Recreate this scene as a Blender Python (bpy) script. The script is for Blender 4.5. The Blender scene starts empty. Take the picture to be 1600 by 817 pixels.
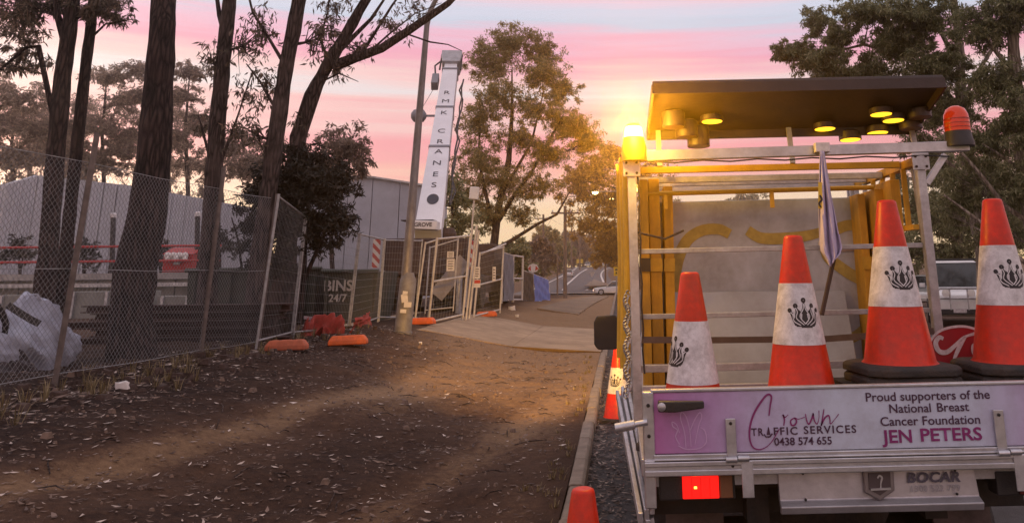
import bpy, math, random
import numpy as np
from mathutils import Vector, Matrix, Euler

random.seed(7)
rng = np.random.default_rng(7)
scene = bpy.context.scene
COL = scene.collection
R = math.radians

# ------------------------------------------------------------------ camera
EYE = Vector((0, 0, 1.7))
PITCH, ROLL = R(13.5), R(-0.6)
FPX, PCX = 1250.0, 965.0
PCY = 430 - FPX * math.tan(PITCH)
CAMROT = Matrix.Rotation(math.pi / 2 + PITCH, 3, 'X') @ Matrix.Rotation(ROLL, 3, 'Z')
cam = bpy.data.cameras.new('camera')
cam.sensor_width = 36.0
cam.lens = FPX / 1600 * 36
cam.shift_x = -(PCX - 800) / 1600
cam.shift_y = -(408.5 - PCY) / 1600
cam.clip_start, cam.clip_end = 0.05, 3000
camo = bpy.data.objects.new('camera', cam)
COL.objects.link(camo)
camo.matrix_world = Matrix.Translation(EYE) @ CAMROT.to_4x4()
scene.camera = camo

# ------------------------------------------------------------------ sky, sun, exposure
SUN_ELEV, SUN_AZ = R(5), R(-38)          # low sun, ahead and to the left of the view
w = bpy.data.worlds.new('World'); scene.world = w
w.use_nodes = True
nt = w.node_tree; nt.nodes.clear()
def N(t, k, **kw):
    n = t.nodes.new(k)
    for a, b in kw.items(): setattr(n, a, b)
    return n
def srgb(r, g, b):
    c = []
    for x in (r, g, b):
        x /= 255.0
        c.append(x / 12.92 if x <= .04045 else ((x + .055) / 1.055) ** 2.4)
    return (*c, 1)
out = N(nt, 'ShaderNodeOutputWorld')
bg = N(nt, 'ShaderNodeBackground'); bg.inputs[1].default_value = 1.06
sky = N(nt, 'ShaderNodeTexSky', sky_type='NISHITA', sun_disc=False, sun_elevation=SUN_ELEV, sun_rotation=SUN_AZ)
tc = N(nt, 'ShaderNodeTexCoord')
sep = N(nt, 'ShaderNodeSeparateXYZ')
nt.links.new(tc.outputs['Generated'], sep.inputs[0])
mp = N(nt, 'ShaderNodeMapping'); mp.inputs['Scale'].default_value = (1.6, 1.6, 30)
nt.links.new(tc.outputs['Generated'], mp.inputs[0])
no1 = N(nt, 'ShaderNodeTexNoise'); no1.inputs['Scale'].default_value = 1.0; no1.inputs['Detail'].default_value = 5; no1.inputs['Roughness'].default_value = .55
nt.links.new(mp.outputs[0], no1.inputs['Vector'])
mp2 = N(nt, 'ShaderNodeMapping'); mp2.inputs['Scale'].default_value = (3, 3, 75); mp2.inputs['Location'].default_value = (5, 3, 1)
nt.links.new(tc.outputs['Generated'], mp2.inputs[0])
no2 = N(nt, 'ShaderNodeTexNoise'); no2.inputs['Scale'].default_value = 1.0; no2.inputs['Detail'].default_value = 6; no2.inputs['Roughness'].default_value = .6
nt.links.new(mp2.outputs[0], no2.inputs['Vector'])
def M_(t, op, a, b=None, c=None):
    n = N(t, 'ShaderNodeMath', operation=op)
    for i, x in enumerate((a, b, c)):
        if x is None: continue
        if isinstance(x, (int, float)): n.inputs[i].default_value = x
        else: t.links.new(x, n.inputs[i])
    return n.outputs[0]
d1 = M_(nt, 'MULTIPLY', M_(nt, 'SUBTRACT', no1.outputs['Fac'], .5), .085)
d2 = M_(nt, 'MULTIPLY', M_(nt, 'SUBTRACT', no2.outputs['Fac'], .5), .05)
el = M_(nt, 'ADD', M_(nt, 'ADD', M_(nt, 'ABSOLUTE', sep.outputs[2]), d1), d2)
ramp = N(nt, 'ShaderNodeValToRGB')
cr = ramp.color_ramp
stops = [(0.0, (255, 218, 150)), (.05, (255, 224, 172)), (.095, (254, 224, 196)), (.125, (249, 182, 174)),
         (.165, (247, 162, 172)), (.195, (248, 202, 200)), (.212, (236, 226, 228)), (.235, (250, 208, 206)),
         (.262, (246, 170, 192)), (.285, (240, 194, 214)), (.302, (206, 214, 231)), (.322, (216, 218, 235)),
         (.345, (246, 208, 222)), (.38, (236, 216, 230)), (.50, (238, 218, 226)), (.8, (232, 220, 226)), (1.0, (230, 218, 226))]
cr.elements[0].position, cr.elements[0].color = stops[0][0], srgb(*stops[0][1])
cr.elements[1].position, cr.elements[1].color = 1.0, srgb(*stops[-1][1])
for p_, c_ in stops[1:-1]:
    e_ = cr.elements.new(p_); e_.color = srgb(*c_)
nt.links.new(el, ramp.inputs[0])
nis = N(nt, 'ShaderNodeMixRGB', blend_type='MULTIPLY'); nis.inputs[0].default_value = 1; nis.inputs[2].default_value = (.08, .08, .08, 1)
nt.links.new(sky.outputs[0], nis.inputs[1])
mx = N(nt, 'ShaderNodeMixRGB', blend_type='MIX'); mx.inputs[0].default_value = .92
nt.links.new(nis.outputs[0], mx.inputs[1]); nt.links.new(ramp.outputs[0], mx.inputs[2])
nt.links.new(mx.outputs[0], bg.inputs[0]); nt.links.new(bg.outputs[0], out.inputs[0])

sl = bpy.data.lights.new('sun', 'SUN'); sl.energy = 1.2; sl.angle = R(14); sl.color = (1, .62, .45)
so = bpy.data.objects.new('sun', sl); COL.objects.link(so)
sd = Vector((math.sin(SUN_AZ) * math.cos(SUN_ELEV), math.cos(SUN_AZ) * math.cos(SUN_ELEV), math.sin(SUN_ELEV)))
so.rotation_euler = sd.to_track_quat('Z', 'Y').to_euler()
so.location = (0, 0, 40)

vs = scene.view_settings
vs.view_transform = 'Standard'; vs.look = 'None'; vs.exposure = 0.0; vs.gamma = 1.0; vs.use_curve_mapping = False
cy = scene.cycles
cy.use_denoising = True
cy.max_bounces = 5; cy.diffuse_bounces = 2; cy.glossy_bounces = 2; cy.transmission_bounces = 4; cy.transparent_max_bounces = 8
cy.caustics_reflective = False; cy.caustics_refractive = False
cy.sample_clamp_indirect = 4

# ------------------------------------------------------------------ helpers
def at(u, v, Y):
    """point of the place at distance Y ahead, seen at (u, v) of the 1600 px photograph"""
    d = CAMROT @ Vector(((u - PCX) / FPX, -(v - PCY) / FPX, -1))
    return EYE + d * (Y / d.y)
def sstep(a, b, x):
    t = np.clip((x - a) / (b - a), 0, 1); return t * t * (3 - 2 * t)

class MB:
    def __init__(s): s.v = []; s.f = []; s.m = []
    def add(s, vs, fs, mi=0):
        o = len(s.v); s.v += [tuple(x) for x in vs]; s.f += [tuple(i + o for i in q) for q in fs]; s.m += [mi] * len(fs); return s
    def hexa(s, p, mi=0):
        return s.add(p, [(0, 3, 2, 1), (4, 5, 6, 7), (0, 1, 5, 4), (1, 2, 6, 5), (2, 3, 7, 6), (3, 0, 4, 7)], mi)
    def box(s, c, d, rot=None, mi=0):
        c = Vector(c); x, y, z = d[0] / 2, d[1] / 2, d[2] / 2
        p = [Vector(q) for q in ((-x, -y, -z), (x, -y, -z), (x, y, -z), (-x, y, -z), (-x, -y, z), (x, -y, z), (x, y, z), (-x, y, z))]
        if rot is not None:
            m = rot if isinstance(rot, Matrix) else Euler(rot).to_matrix()
            p = [m @ q for q in p]
        return s.hexa([c + q for q in p], mi)
    def b2(s, a, b, mi=0):
        return s.box([(a[i] + b[i]) / 2 for i in range(3)], [abs(b[i] - a[i]) for i in range(3)], None, mi)
    def bar(s, a, b, wd, th, up=(0, 0, 1), mi=0):
        a, b = Vector(a), Vector(b); y = (b - a); L = y.length; y.normalize()
        up = Vector(up)
        if abs(y.dot(up)) > .98: up = Vector((0, 1, 0)) if abs(y.y) < .9 else Vector((1, 0, 0))
        x = y.cross(up).normalized(); z = x.cross(y)
        return s.box((a + b) / 2, (wd, L, th), Matrix((x, y, z)).transposed(), mi)
    def tube(s, pts, r, n=8, cap=True, mi=0, jit=0):
        pts = [Vector(p) for p in pts]; k = len(pts)
        rs = list(r) if hasattr(r, '__len__') else [r] * k
        vs, fs = [], []
        t = (pts[1] - pts[0]).normalized()
        ref = Vector((0, 0, 1)) if abs(t.z) < .9 else Vector((1, 0, 0))
        x = t.cross(ref).normalized()
        for i in range(k):
            t = (pts[min(i + 1, k - 1)] - pts[max(i - 1, 0)])
            if t.length < 1e-9: t = Vector((0, 0, 1))
            t.normalize()
            x = (x - t * x.dot(t))
            if x.length < 1e-6: x = t.orthogonal()
            x.normalize(); y = t.cross(x)
            for j in range(n):
                a = 2 * math.pi * j / n
                vs.append(pts[i] + (x * math.cos(a) + y * math.sin(a)) * rs[i] * (1 + (jit * (math.sin(i * 1.9 + j * 2.7) * .5 + random.uniform(-.6, .6)) if jit else 0)))
        for i in range(k - 1):
            for j in range(n):
                a, b = i * n + j, i * n + (j + 1) % n
                fs.append((a, b, b + n, a + n))
        if cap:
            fs.append(tuple(range(n))[::-1]); fs.append(tuple(range((k - 1) * n, k * n)))
        return s.add(vs, fs, mi)
    def lathe(s, prof, n=16, c=(0, 0, 0), rot=None, mi=0):
        c = Vector(c); vs, fs = [], []
        for (r, z) in prof:
            for j in range(n):
                a = 2 * math.pi * j / n; q = Vector((r * math.cos(a), r * math.sin(a), z))
                if rot is not None: q = rot @ q
                vs.append(c + q)
        for i in range(len(prof) - 1):
            for j in range(n):
                a, b = i * n + j, i * n + (j + 1) % n
                fs.append((a, b, b + n, a + n))
        fs.append(tuple(range(n))[::-1]); fs.append(tuple(range((len(prof) - 1) * n, len(prof) * n)))
        return s.add(vs, fs, mi)
    def prism(s, poly, ext, mi=0):
        n = len(poly); e = Vector(ext); vs = [Vector(p) for p in poly] + [Vector(p) + e for p in poly]
        fs = [tuple(range(n))[::-1], tuple(range(n, 2 * n))] + [(i, (i + 1) % n, n + (i + 1) % n, n + i) for i in range(n)]
        return s.add(vs, fs, mi)
    def loft(s, rings, mi=0, cap=True):
        n = len(rings[0]); vs = [p for r in rings for p in r]; fs = []
        for i in range(len(rings) - 1):
            for j in range(n):
                a, b = i * n + j, i * n + (j + 1) % n
                fs.append((a, b, b + n, a + n))
        if cap: fs += [tuple(range(n))[::-1], tuple(range((len(rings) - 1) * n, len(rings) * n))]
        return s.add(vs, fs, mi)
    def ribbon(s, pts, nrm, wd, mi=0):
        """flat painted stroke along pts; wd may be a list"""
        pts = [Vector(p) for p in pts]; nrm = Vector(nrm).normalized(); k = len(pts)
        ws = list(wd) if hasattr(wd, '__len__') else [wd] * k
        vs = []
        for i in range(k):
            t = pts[min(i + 1, k - 1)] - pts[max(i - 1, 0)]
            x = t.cross(nrm)
            if x.length < 1e-9: x = nrm.orthogonal()
            x.normalize(); vs += [pts[i] + x * ws[i] / 2, pts[i] - x * ws[i] / 2]
        return s.add(vs, [(2 * i, 2 * i + 1, 2 * i + 3, 2 * i + 2) for i in range(k - 1)], mi)
    def build(s, name, mat, parent=None, smooth=False, bevel=0):
        me = bpy.data.meshes.new(name)
        me.from_pydata(s.v, [], s.f)
        for m in (mat if isinstance(mat, (list, tuple)) else [mat]): me.materials.append(m)
        if any(s.m): me.polygons.foreach_set('material_index', s.m)
        me.update()
        if smooth:
            me.polygons.foreach_set('use_smooth', [True] * len(me.polygons)); me.set_sharp_from_angle(angle=R(48))
        return link(name, me, parent, bevel)
LOC = {}
def link(name, me, parent=None, bevel=0):
    o = bpy.data.objects.new(name, me); COL.objects.link(o)
    if parent is not None:
        o.parent = parent
        o.matrix_parent_inverse = Matrix.Translation(-LOC.get(parent.name, Vector((0, 0, 0)))) if parent.type == 'EMPTY' else Matrix.Identity(4)
    if bevel:
        b = o.modifiers.new('bevel', 'BEVEL'); b.width = bevel; b.segments = 2; b.limit_method = 'ANGLE'
    return o
def tag(o, label=None, cat=None, group=None, kind=None):
    if label: o['label'] = label
    if cat: o['category'] = cat
    if group: o['group'] = group
    if kind: o['kind'] = kind
    return o
def thing(name, label, cat, loc=(0, 0, 0), group=None):
    o = bpy.data.objects.new(name, None); COL.objects.link(o)
    o.location = loc; LOC[o.name] = Vector(loc); o.empty_display_size = .1
    return tag(o, label, cat, group)
def dup(root, loc, rz=None, label=None, group=None):
    def cp(o, par):
        c = o.copy(); COL.objects.link(c)
        if par is not None: c.parent = par
        for ch in list(o.children): cp(ch, c)
        return c
    r = cp(root, None); r.location = loc; LOC[r.name] = Vector(loc)
    if rz is not None: r.rotation_euler.z = rz
    return tag(r, label, None, group)
def npmesh(name, V, F, mat, parent=None, smooth=False):
    me = bpy.data.meshes.new(name); V = np.ascontiguousarray(V, dtype=np.float32); F = np.ascontiguousarray(F, dtype=np.int32)
    k = F.shape[1]
    me.vertices.add(len(V)); me.vertices.foreach_set('co', V.ravel())
    me.loops.add(F.size); me.loops.foreach_set('vertex_index', F.ravel())
    me.polygons.add(len(F)); me.polygons.foreach_set('loop_start', np.arange(0, F.size, k, dtype=np.int32))
    if smooth: me.polygons.foreach_set('use_smooth', np.ones(len(F), dtype=bool))
    me.materials.append(mat); me.update(calc_edges=True); me.validate()
    return link(name, me, parent)
def text(name, body, size, loc, mat, parent=None, align='CENTER', rot=(math.pi / 2, 0, 0), ext=.0, bold=0, space=1.0, sx=1.0, mw=None, fit=None):
    c = bpy.data.curves.new(name, 'FONT'); c.body = body; c.size = size; c.align_x = align; c.align_y = 'CENTER'
    c.extrude = ext; c.offset = bold; c.space_character = space; c.resolution_u = 3
    t = bpy.data.objects.new(name, c); COL.objects.link(t)
    bpy.context.view_layer.update()
    me = bpy.data.meshes.new_from_object(t.evaluated_get(bpy.context.evaluated_depsgraph_get()))
    bpy.data.objects.remove(t); bpy.data.curves.remove(c)
    if fit: xs_ = [v.co.x for v in me.vertices]; sx = fit / (max(xs_) - min(xs_))
    m4 = mw if mw is not None else Matrix.Translation(loc) @ Euler(rot).to_matrix().to_4x4()
    me.transform(m4 @ Matrix.Diagonal((sx, 1, 1, 1)))
    me.materials.clear(); me.materials.append(mat)
    return link(name, me, parent)

# ------------------------------------------------------------------ materials
MATS = {}
def mk(name, base, rough=.6, metal=0., var=.18, scale=6, bump=0., bscale=80, stretch=(1, 1, 1), grime=0., spec=.5, emit=None, estr=0, coat=0):
    if name in MATS: return MATS[name]
    m = bpy.data.materials.new(name); m.use_nodes = True; t = m.node_tree; b = t.nodes['Principled BSDF']
    b.inputs['Roughness'].default_value = rough; b.inputs['Metallic'].default_value = metal
    b.inputs['Specular IOR Level'].default_value = spec
    if coat: b.inputs['Coat Weight'].default_value = coat; b.inputs['Coat Roughness'].default_value = .1
    tcn = N(t, 'ShaderNodeTexCoord'); mpn = N(t, 'ShaderNodeMapping'); mpn.inputs['Scale'].default_value = stretch
    t.links.new(tcn.outputs['Object'], mpn.inputs[0])
    nz = N(t, 'ShaderNodeTexNoise'); nz.inputs['Scale'].default_value = scale; nz.inputs['Detail'].default_value = 6; nz.inputs['Roughness'].default_value = .65
    t.links.new(mpn.outputs[0], nz.inputs['Vector'])
    rp = N(t, 'ShaderNodeValToRGB'); c = rp.color_ramp
    c.elements[0].position, c.elements[1].position = .3, .7
    c.elements[0].color = (*[max(0, x * (1 - var)) for x in base[:3]], 1)
    c.elements[1].color = (*[min(1, x * (1 + var)) for x in base[:3]], 1)
    t.links.new(nz.outputs['Fac'], rp.inputs[0]); col = rp.outputs[0]
    if grime:
        n2 = N(t, 'ShaderNodeTexNoise'); n2.inputs['Scale'].default_value = scale * .35; n2.inputs['Detail'].default_value = 8; n2.inputs['Roughness'].default_value = .75
        t.links.new(tcn.outputs['Object'], n2.inputs['Vector'])
        r2 = N(t, 'ShaderNodeValToRGB'); r2.color_ramp.elements[0].position = .42; r2.color_ramp.elements[1].position = .68
        t.links.new(n2.outputs['Fac'], r2.inputs[0])
        mg = N(t, 'ShaderNodeMixRGB'); mg.inputs[2].default_value = (.09, .06, .045, 1)
        t.links.new(M_(t, 'MULTIPLY', r2.outputs[0], grime), mg.inputs[0]); t.links.new(col, mg.inputs[1]); col = mg.outputs[0]
        rr = M_(t, 'ADD', M_(t, 'MULTIPLY', n2.outputs['Fac'], .35), rough - .12); t.links.new(rr, b.inputs['Roughness'])
    t.links.new(col, b.inputs['Base Color'])
    if bump:
        n3 = N(t, 'ShaderNodeTexNoise'); n3.inputs['Scale'].default_value = bscale; n3.inputs['Detail'].default_value = 5
        t.links.new(mpn.outputs[0], n3.inputs['Vector'])
        bp = N(t, 'ShaderNodeBump'); bp.inputs['Strength'].default_value = bump; bp.inputs['Distance'].default_value = .02
        t.links.new(n3.outputs['Fac'], bp.inputs['Height']); t.links.new(bp.outputs[0], b.inputs['Normal'])
    if emit: b.inputs['Emission Color'].default_value = (*emit, 1); b.inputs['Emission Strength'].default_value = estr
    MATS[name] = m; return m
def leafmat(name, c0, c1, c2=None, trans=.25):
    m = bpy.data.materials.new(name); m.use_nodes = True; t = m.node_tree; t.nodes.clear()
    o = N(t, 'ShaderNodeOutputMaterial'); g = N(t, 'ShaderNodeNewGeometry')
    rp = N(t, 'ShaderNodeValToRGB'); c = rp.color_ramp
    c.elements[0].color = (*c0, 1); c.elements[1].color = (*c1, 1); c.elements[0].position = .1; c.elements[1].position = .8
    if c2: e = c.elements.new(.95); e.color = (*c2, 1)
    t.links.new(g.outputs['Random Per Island'], rp.inputs[0])
    p = N(t, 'ShaderNodeBsdfPrincipled'); p.inputs['Roughness'].default_value = .55; p.inputs['Specular IOR Level'].default_value = .35
    tr = N(t, 'ShaderNodeBsdfTranslucent'); mxs = N(t, 'ShaderNodeMixShader'); mxs.inputs[0].default_value = trans
    t.links.new(rp.outputs[0], p.inputs['Base Color']); t.links.new(rp.outputs[0], tr.inputs[0])
    t.links.new(p.outputs[0], mxs.inputs[1]); t.links.new(tr.outputs[0], mxs.inputs[2]); t.links.new(mxs.outputs[0], o.inputs[0])
    return m
ALU = mk('aluminium', (.56, .56, .59), .38, .85, .12, 9, .05, 40, grime=.35)
ALUD = mk('dull_aluminium', (.54, .54, .56), .5, .7, .15, 9, .06, 40, grime=.5)
GALV = mk('galvanised_steel', (.42, .43, .45), .5, .7, .2, 14, .08, 60, grime=.4)
PIPEW = mk('pale_pipe', (.6, .57, .54), .5, .3, .15, 10, .05, 50, grime=.35)
BLACKP = mk('black_plastic', (.022, .02, .022), .5, 0, .3, 8, .1, 120)
RUBBER = mk('rubber', (.02, .019, .02), .75, 0, .3, 12, .3, 90, grime=.6)
DARKM = mk('dark_chassis', (.02, .018, .018), .6, .3, .3, 10, .1, 60, grime=.4)
WHITEP = mk('white_paint', (.78, .78, .78), .35, 0, .06, 3, 0, grime=.2, coat=.4)
SILVERP = mk('silver_paint', (.55, .55, .53), .3, .6, .05, 3, 0, coat=.5)
GLASS = mk('dark_glass', (.02, .022, .025), .06, 0, .1, 2, spec=.8)
YELLOW = mk('yellow_board', (.62, .33, .025), .55, 0, .22, 5, .1, 60, stretch=(3, 3, .6), grime=.4)
YPIPE = mk('yellow_tube', (.68, .40, .03), .4, 0, .15, 8, .05, 60, grime=.35)
ORANGE = mk('cone_orange', (.60, .023, .003), .34, 0, .14, 34, .04, 40, grime=.3, spec=.35)
CWHITE = mk('cone_white', (.72, .70, .72), .45, 0, .10, 40, .04, 60, grime=.5)
BLACKI = mk('black_ink', (.012, .01, .014), .55, 0, .1, 6)
ORBLOCK = mk('orange_plastic', (.75, .13, .02), .5, 0, .2, 7, .15, 50, grime=.5)
CONC = mk('concrete', (.36, .34, .33), .85, 0, .2, 3, .25, 60, grime=.45)
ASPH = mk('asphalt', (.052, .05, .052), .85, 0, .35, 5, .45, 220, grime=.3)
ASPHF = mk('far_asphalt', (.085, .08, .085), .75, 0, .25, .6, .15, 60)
LINEP = mk('line_paint', (.72, .7, .66), .6, 0, .15, 8, .1, 80, grime=.3)
GRASS = mk('dry_grass', (.13, .11, .045), .95, 0, .5, .6, .6, 3)
def barkmat(name, c0, c1, c2, sc=1.0):
    m = bpy.data.materials.new(name); m.use_nodes = True; t = m.node_tree; b = t.nodes['Principled BSDF']; b.inputs['Roughness'].default_value = .92; b.inputs['Specular IOR Level'].default_value = .25
    g = N(t, 'ShaderNodeTexCoord'); mp_ = N(t, 'ShaderNodeMapping'); mp_.inputs['Scale'].default_value = (1, 1, .16); t.links.new(g.outputs['Object'], mp_.inputs[0])
    v = N(t, 'ShaderNodeTexVoronoi', feature='DISTANCE_TO_EDGE'); v.inputs['Scale'].default_value = 17 * sc; t.links.new(mp_.outputs[0], v.inputs['Vector'])
    n1 = N(t, 'ShaderNodeTexNoise'); n1.inputs['Scale'].default_value = 26 * sc; n1.inputs['Detail'].default_value = 8; n1.inputs['Roughness'].default_value = .75; t.links.new(mp_.outputs[0], n1.inputs['Vector'])
    n2 = N(t, 'ShaderNodeTexNoise'); n2.inputs['Scale'].default_value = 1.7; n2.inputs['Detail'].default_value = 5; t.links.new(g.outputs['Object'], n2.inputs['Vector'])
    h = M_(t, 'ADD', M_(t, 'MULTIPLY', M_(t, 'MINIMUM', M_(t, 'MULTIPLY', v.outputs['Distance'], 3.2), 1.0), .6), M_(t, 'MULTIPLY', n1.outputs['Fac'], .8))
    rp = N(t, 'ShaderNodeValToRGB'); c = rp.color_ramp; c.elements[0].position = .38; c.elements[0].color = (*c0, 1); c.elements[1].position = .95; c.elements[1].color = (*c1, 1); t.links.new(h, rp.inputs[0])
    mm = N(t, 'ShaderNodeMixRGB'); mm.inputs[2].default_value = (*c2, 1); r2 = N(t, 'ShaderNodeValToRGB'); r2.color_ramp.elements[0].position = .5; r2.color_ramp.elements[1].position = .66
    t.links.new(n2.outputs['Fac'], r2.inputs[0]); t.links.new(M_(t, 'MULTIPLY', r2.outputs[0], .55), mm.inputs[0]); t.links.new(rp.outputs[0], mm.inputs[1]); t.links.new(mm.outputs[0], b.inputs['Base Color'])
    bp_ = N(t, 'ShaderNodeBump'); bp_.inputs['Strength'].default_value = 1.0; bp_.inputs['Distance'].default_value = .05; t.links.new(h, bp_.inputs['Height']); t.links.new(bp_.outputs[0], b.inputs['Normal']); return m
BARKD = barkmat('dark_bark', (.010, .007, .007), (.075, .05, .046), (.05, .03, .028))
BARKM = barkmat('grey_bark', (.022, .016, .015), (.12, .09, .084), (.16, .12, .108))
BARKP = barkmat('pale_bark', (.13, .10, .08), (.42, .36, .30), (.22, .17, .135), .6)
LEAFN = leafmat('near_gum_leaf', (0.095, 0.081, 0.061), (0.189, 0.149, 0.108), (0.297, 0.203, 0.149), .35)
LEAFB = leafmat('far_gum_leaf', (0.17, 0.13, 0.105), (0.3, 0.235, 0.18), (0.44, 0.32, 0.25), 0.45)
LEAFR = leafmat('olive_gum_leaf', (0.15, 0.16, 0.075), (0.31, 0.31, 0.16), (0.48, 0.45, 0.28), 0.5)
LEAFM = leafmat('brown_gum_leaf', (0.22, 0.19, 0.075), (0.4, 0.34, 0.15), (0.54, 0.44, 0.24), 0.5)
LEAFS = leafmat('dark_wattle_leaf', (.025, .024, .018), (.05, .042, .03), None, .15)
LEAFGLARE = leafmat('glare_tinted_leaf', (0.240, 0.144, 0.022), (0.432, 0.264, 0.042), (0.552, 0.360, 0.096), .45)  # amber glare of the beacon painted into the leaf colour
LITTER = leafmat('dry_leaf_litter', (.07, .042, .033), (.22, .15, .115), (.62, .53, .47), .05)

# ------------------------------------------------------------------ ground
KX = -0.42                                  # left face of the kerb
NTAB = {}
def vnoise(x, y, s, seed):
    if seed not in NTAB: NTAB[seed] = np.random.default_rng(seed).random((256, 256))
    r = NTAB[seed]; X, Y = x / s, y / s
    i, j = np.floor(X).astype(int), np.floor(Y).astype(int); fx, fy = X - i, Y - j
    fx, fy = fx * fx * (3 - 2 * fx), fy * fy * (3 - 2 * fy)
    a, b, c, d = r[i % 256, j % 256], r[(i + 1) % 256, j % 256], r[i % 256, (j + 1) % 256], r[(i + 1) % 256, (j + 1) % 256]
    return (a * (1 - fx) + b * fx) * (1 - fy) + (c * (1 - fx) + d * fx) * fy - .5
def prof(y):
    """long section of the street: a dip at the crossing street, then the hill"""
    return -0.42 * sstep(40, 88, y) + np.interp(y, [0, 98, 110, 173, 262, 300, 420, 900], [0, 0, .3, 1.85, 4.72, 4.9, 4.0, 4])
def zverge(x, y):
    d = np.clip(KX - x, 0, None)
    return .13 + .55 * sstep(.6, 4.9, d) * (1 - .45 * sstep(24, 60, y)) * (1 - sstep(60, 84, y)) + prof(y)
def zs(x, y): return float(zverge(np.array([float(x)]), np.array([float(y)]))[0])

def gmat():
    m = bpy.data.materials.new('dirt'); m.use_nodes = True; t = m.node_tree; b = t.nodes['Principled BSDF']
    b.inputs['Roughness'].default_value = .95; b.inputs['Specular IOR Level'].default_value = .2
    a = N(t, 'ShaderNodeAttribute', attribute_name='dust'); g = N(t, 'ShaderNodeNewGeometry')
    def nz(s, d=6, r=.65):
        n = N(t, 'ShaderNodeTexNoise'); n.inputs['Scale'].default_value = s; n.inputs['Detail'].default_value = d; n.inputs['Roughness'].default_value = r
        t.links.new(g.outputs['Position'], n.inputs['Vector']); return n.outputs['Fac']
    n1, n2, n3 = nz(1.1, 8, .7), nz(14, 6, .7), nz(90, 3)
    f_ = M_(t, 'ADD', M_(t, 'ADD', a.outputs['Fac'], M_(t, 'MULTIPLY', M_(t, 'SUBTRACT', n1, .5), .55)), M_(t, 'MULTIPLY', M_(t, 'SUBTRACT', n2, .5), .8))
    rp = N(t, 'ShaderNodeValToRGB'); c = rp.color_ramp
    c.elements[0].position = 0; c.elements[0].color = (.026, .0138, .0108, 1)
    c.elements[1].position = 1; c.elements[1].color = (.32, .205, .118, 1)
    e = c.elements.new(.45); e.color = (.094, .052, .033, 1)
    t.links.new(f_, rp.inputs[0])
    mm = N(t, 'ShaderNodeMixRGB', blend_type='MULTIPLY'); mm.inputs[0].default_value = .6
    r3 = N(t, 'ShaderNodeValToRGB'); r3.color_ramp.elements[0].position = .3; r3.color_ramp.elements[0].color = (.45, .42, .4, 1); r3.color_ramp.elements[1].position = .65
    t.links.new(n3, r3.inputs[0]); t.links.new(rp.outputs[0], mm.inputs[1]); t.links.new(r3.outputs[0], mm.inputs[2])
    t.links.new(mm.outputs[0], b.inputs['Base Color'])
    bp = N(t, 'ShaderNodeBump'); bp.inputs['Strength'].default_value = .8; bp.inputs['Distance'].default_value = .03
    t.links.new(M_(t, 'ADD', M_(t, 'MULTIPLY', n2, .8), M_(t, 'MULTIPLY', n3, .35)), bp.inputs['Height']); t.links.new(bp.outputs[0], b.inputs['Normal'])
    return m
DIRT = gmat()
def grid(xs, ys, zf):
    X, Y = np.meshgrid(xs, ys); V = np.stack([X, Y, zf(X, Y)], -1).reshape(-1, 3)
    nx, ny = len(xs), len(ys); i = np.arange(nx * ny).reshape(ny, nx)
    F = np.stack([i[:-1, :-1], i[:-1, 1:], i[1:, 1:], i[1:, :-1]], -1).reshape(-1, 4)
    return V, F
def setattr_f(o, name, vals):
    a = o.data.attributes.new(name, 'FLOAT', 'POINT'); a.data.foreach_set('value', np.asarray(vals, dtype=np.float32))

# wide terrain
xs = np.concatenate([np.linspace(-420, -60, 16), np.linspace(-55, -14, 16), np.linspace(-13, 14, 46), np.linspace(16, 60, 14), np.linspace(70, 420, 16)])
ys = np.concatenate([np.linspace(-60, 0, 8), np.linspace(2, 60, 40), np.linspace(63, 330, 110), np.linspace(350, 520, 8)])
def zter(x, y):
    z = zverge(x, y)
    z = np.where(x > KX + .1, prof(y) - .06, z)
    z = z + np.where(x > 9.5, .16, 0) - .03 - .3 * ((x > -9.3) & (x < KX + .1) & (y > 1.8) & (y < 83))
    z = z + .25 * vnoise(x + 900, y + 900, 9, 3) * sstep(8, 30, np.abs(x + 3)) + 3.0 * sstep(30, 260, np.abs(x)) * vnoise(x + 900, y + 900, 90, 4) * sstep(60, 200, y)
    return z
V, F = grid(xs, ys, zter)
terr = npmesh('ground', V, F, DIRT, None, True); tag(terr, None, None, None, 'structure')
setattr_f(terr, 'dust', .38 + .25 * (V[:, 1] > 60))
# fine dirt verge in front of the camera
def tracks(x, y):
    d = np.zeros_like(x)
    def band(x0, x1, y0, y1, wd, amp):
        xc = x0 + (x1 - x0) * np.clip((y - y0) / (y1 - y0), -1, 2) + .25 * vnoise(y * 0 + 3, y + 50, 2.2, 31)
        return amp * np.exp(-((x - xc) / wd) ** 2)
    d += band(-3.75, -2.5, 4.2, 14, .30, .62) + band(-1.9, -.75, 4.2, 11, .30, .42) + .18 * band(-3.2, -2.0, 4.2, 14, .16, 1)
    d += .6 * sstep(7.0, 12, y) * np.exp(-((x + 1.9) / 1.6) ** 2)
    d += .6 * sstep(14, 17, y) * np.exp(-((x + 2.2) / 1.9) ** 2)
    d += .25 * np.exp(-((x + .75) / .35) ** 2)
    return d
xv = np.concatenate([np.arange(-9.5, -6.3, .16), np.arange(-6.3, KX, .055), [KX]]); yv = np.concatenate([np.arange(1.5, 16, .075), np.arange(16, 34, .2), np.arange(34, 84, 1.0)])
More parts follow.
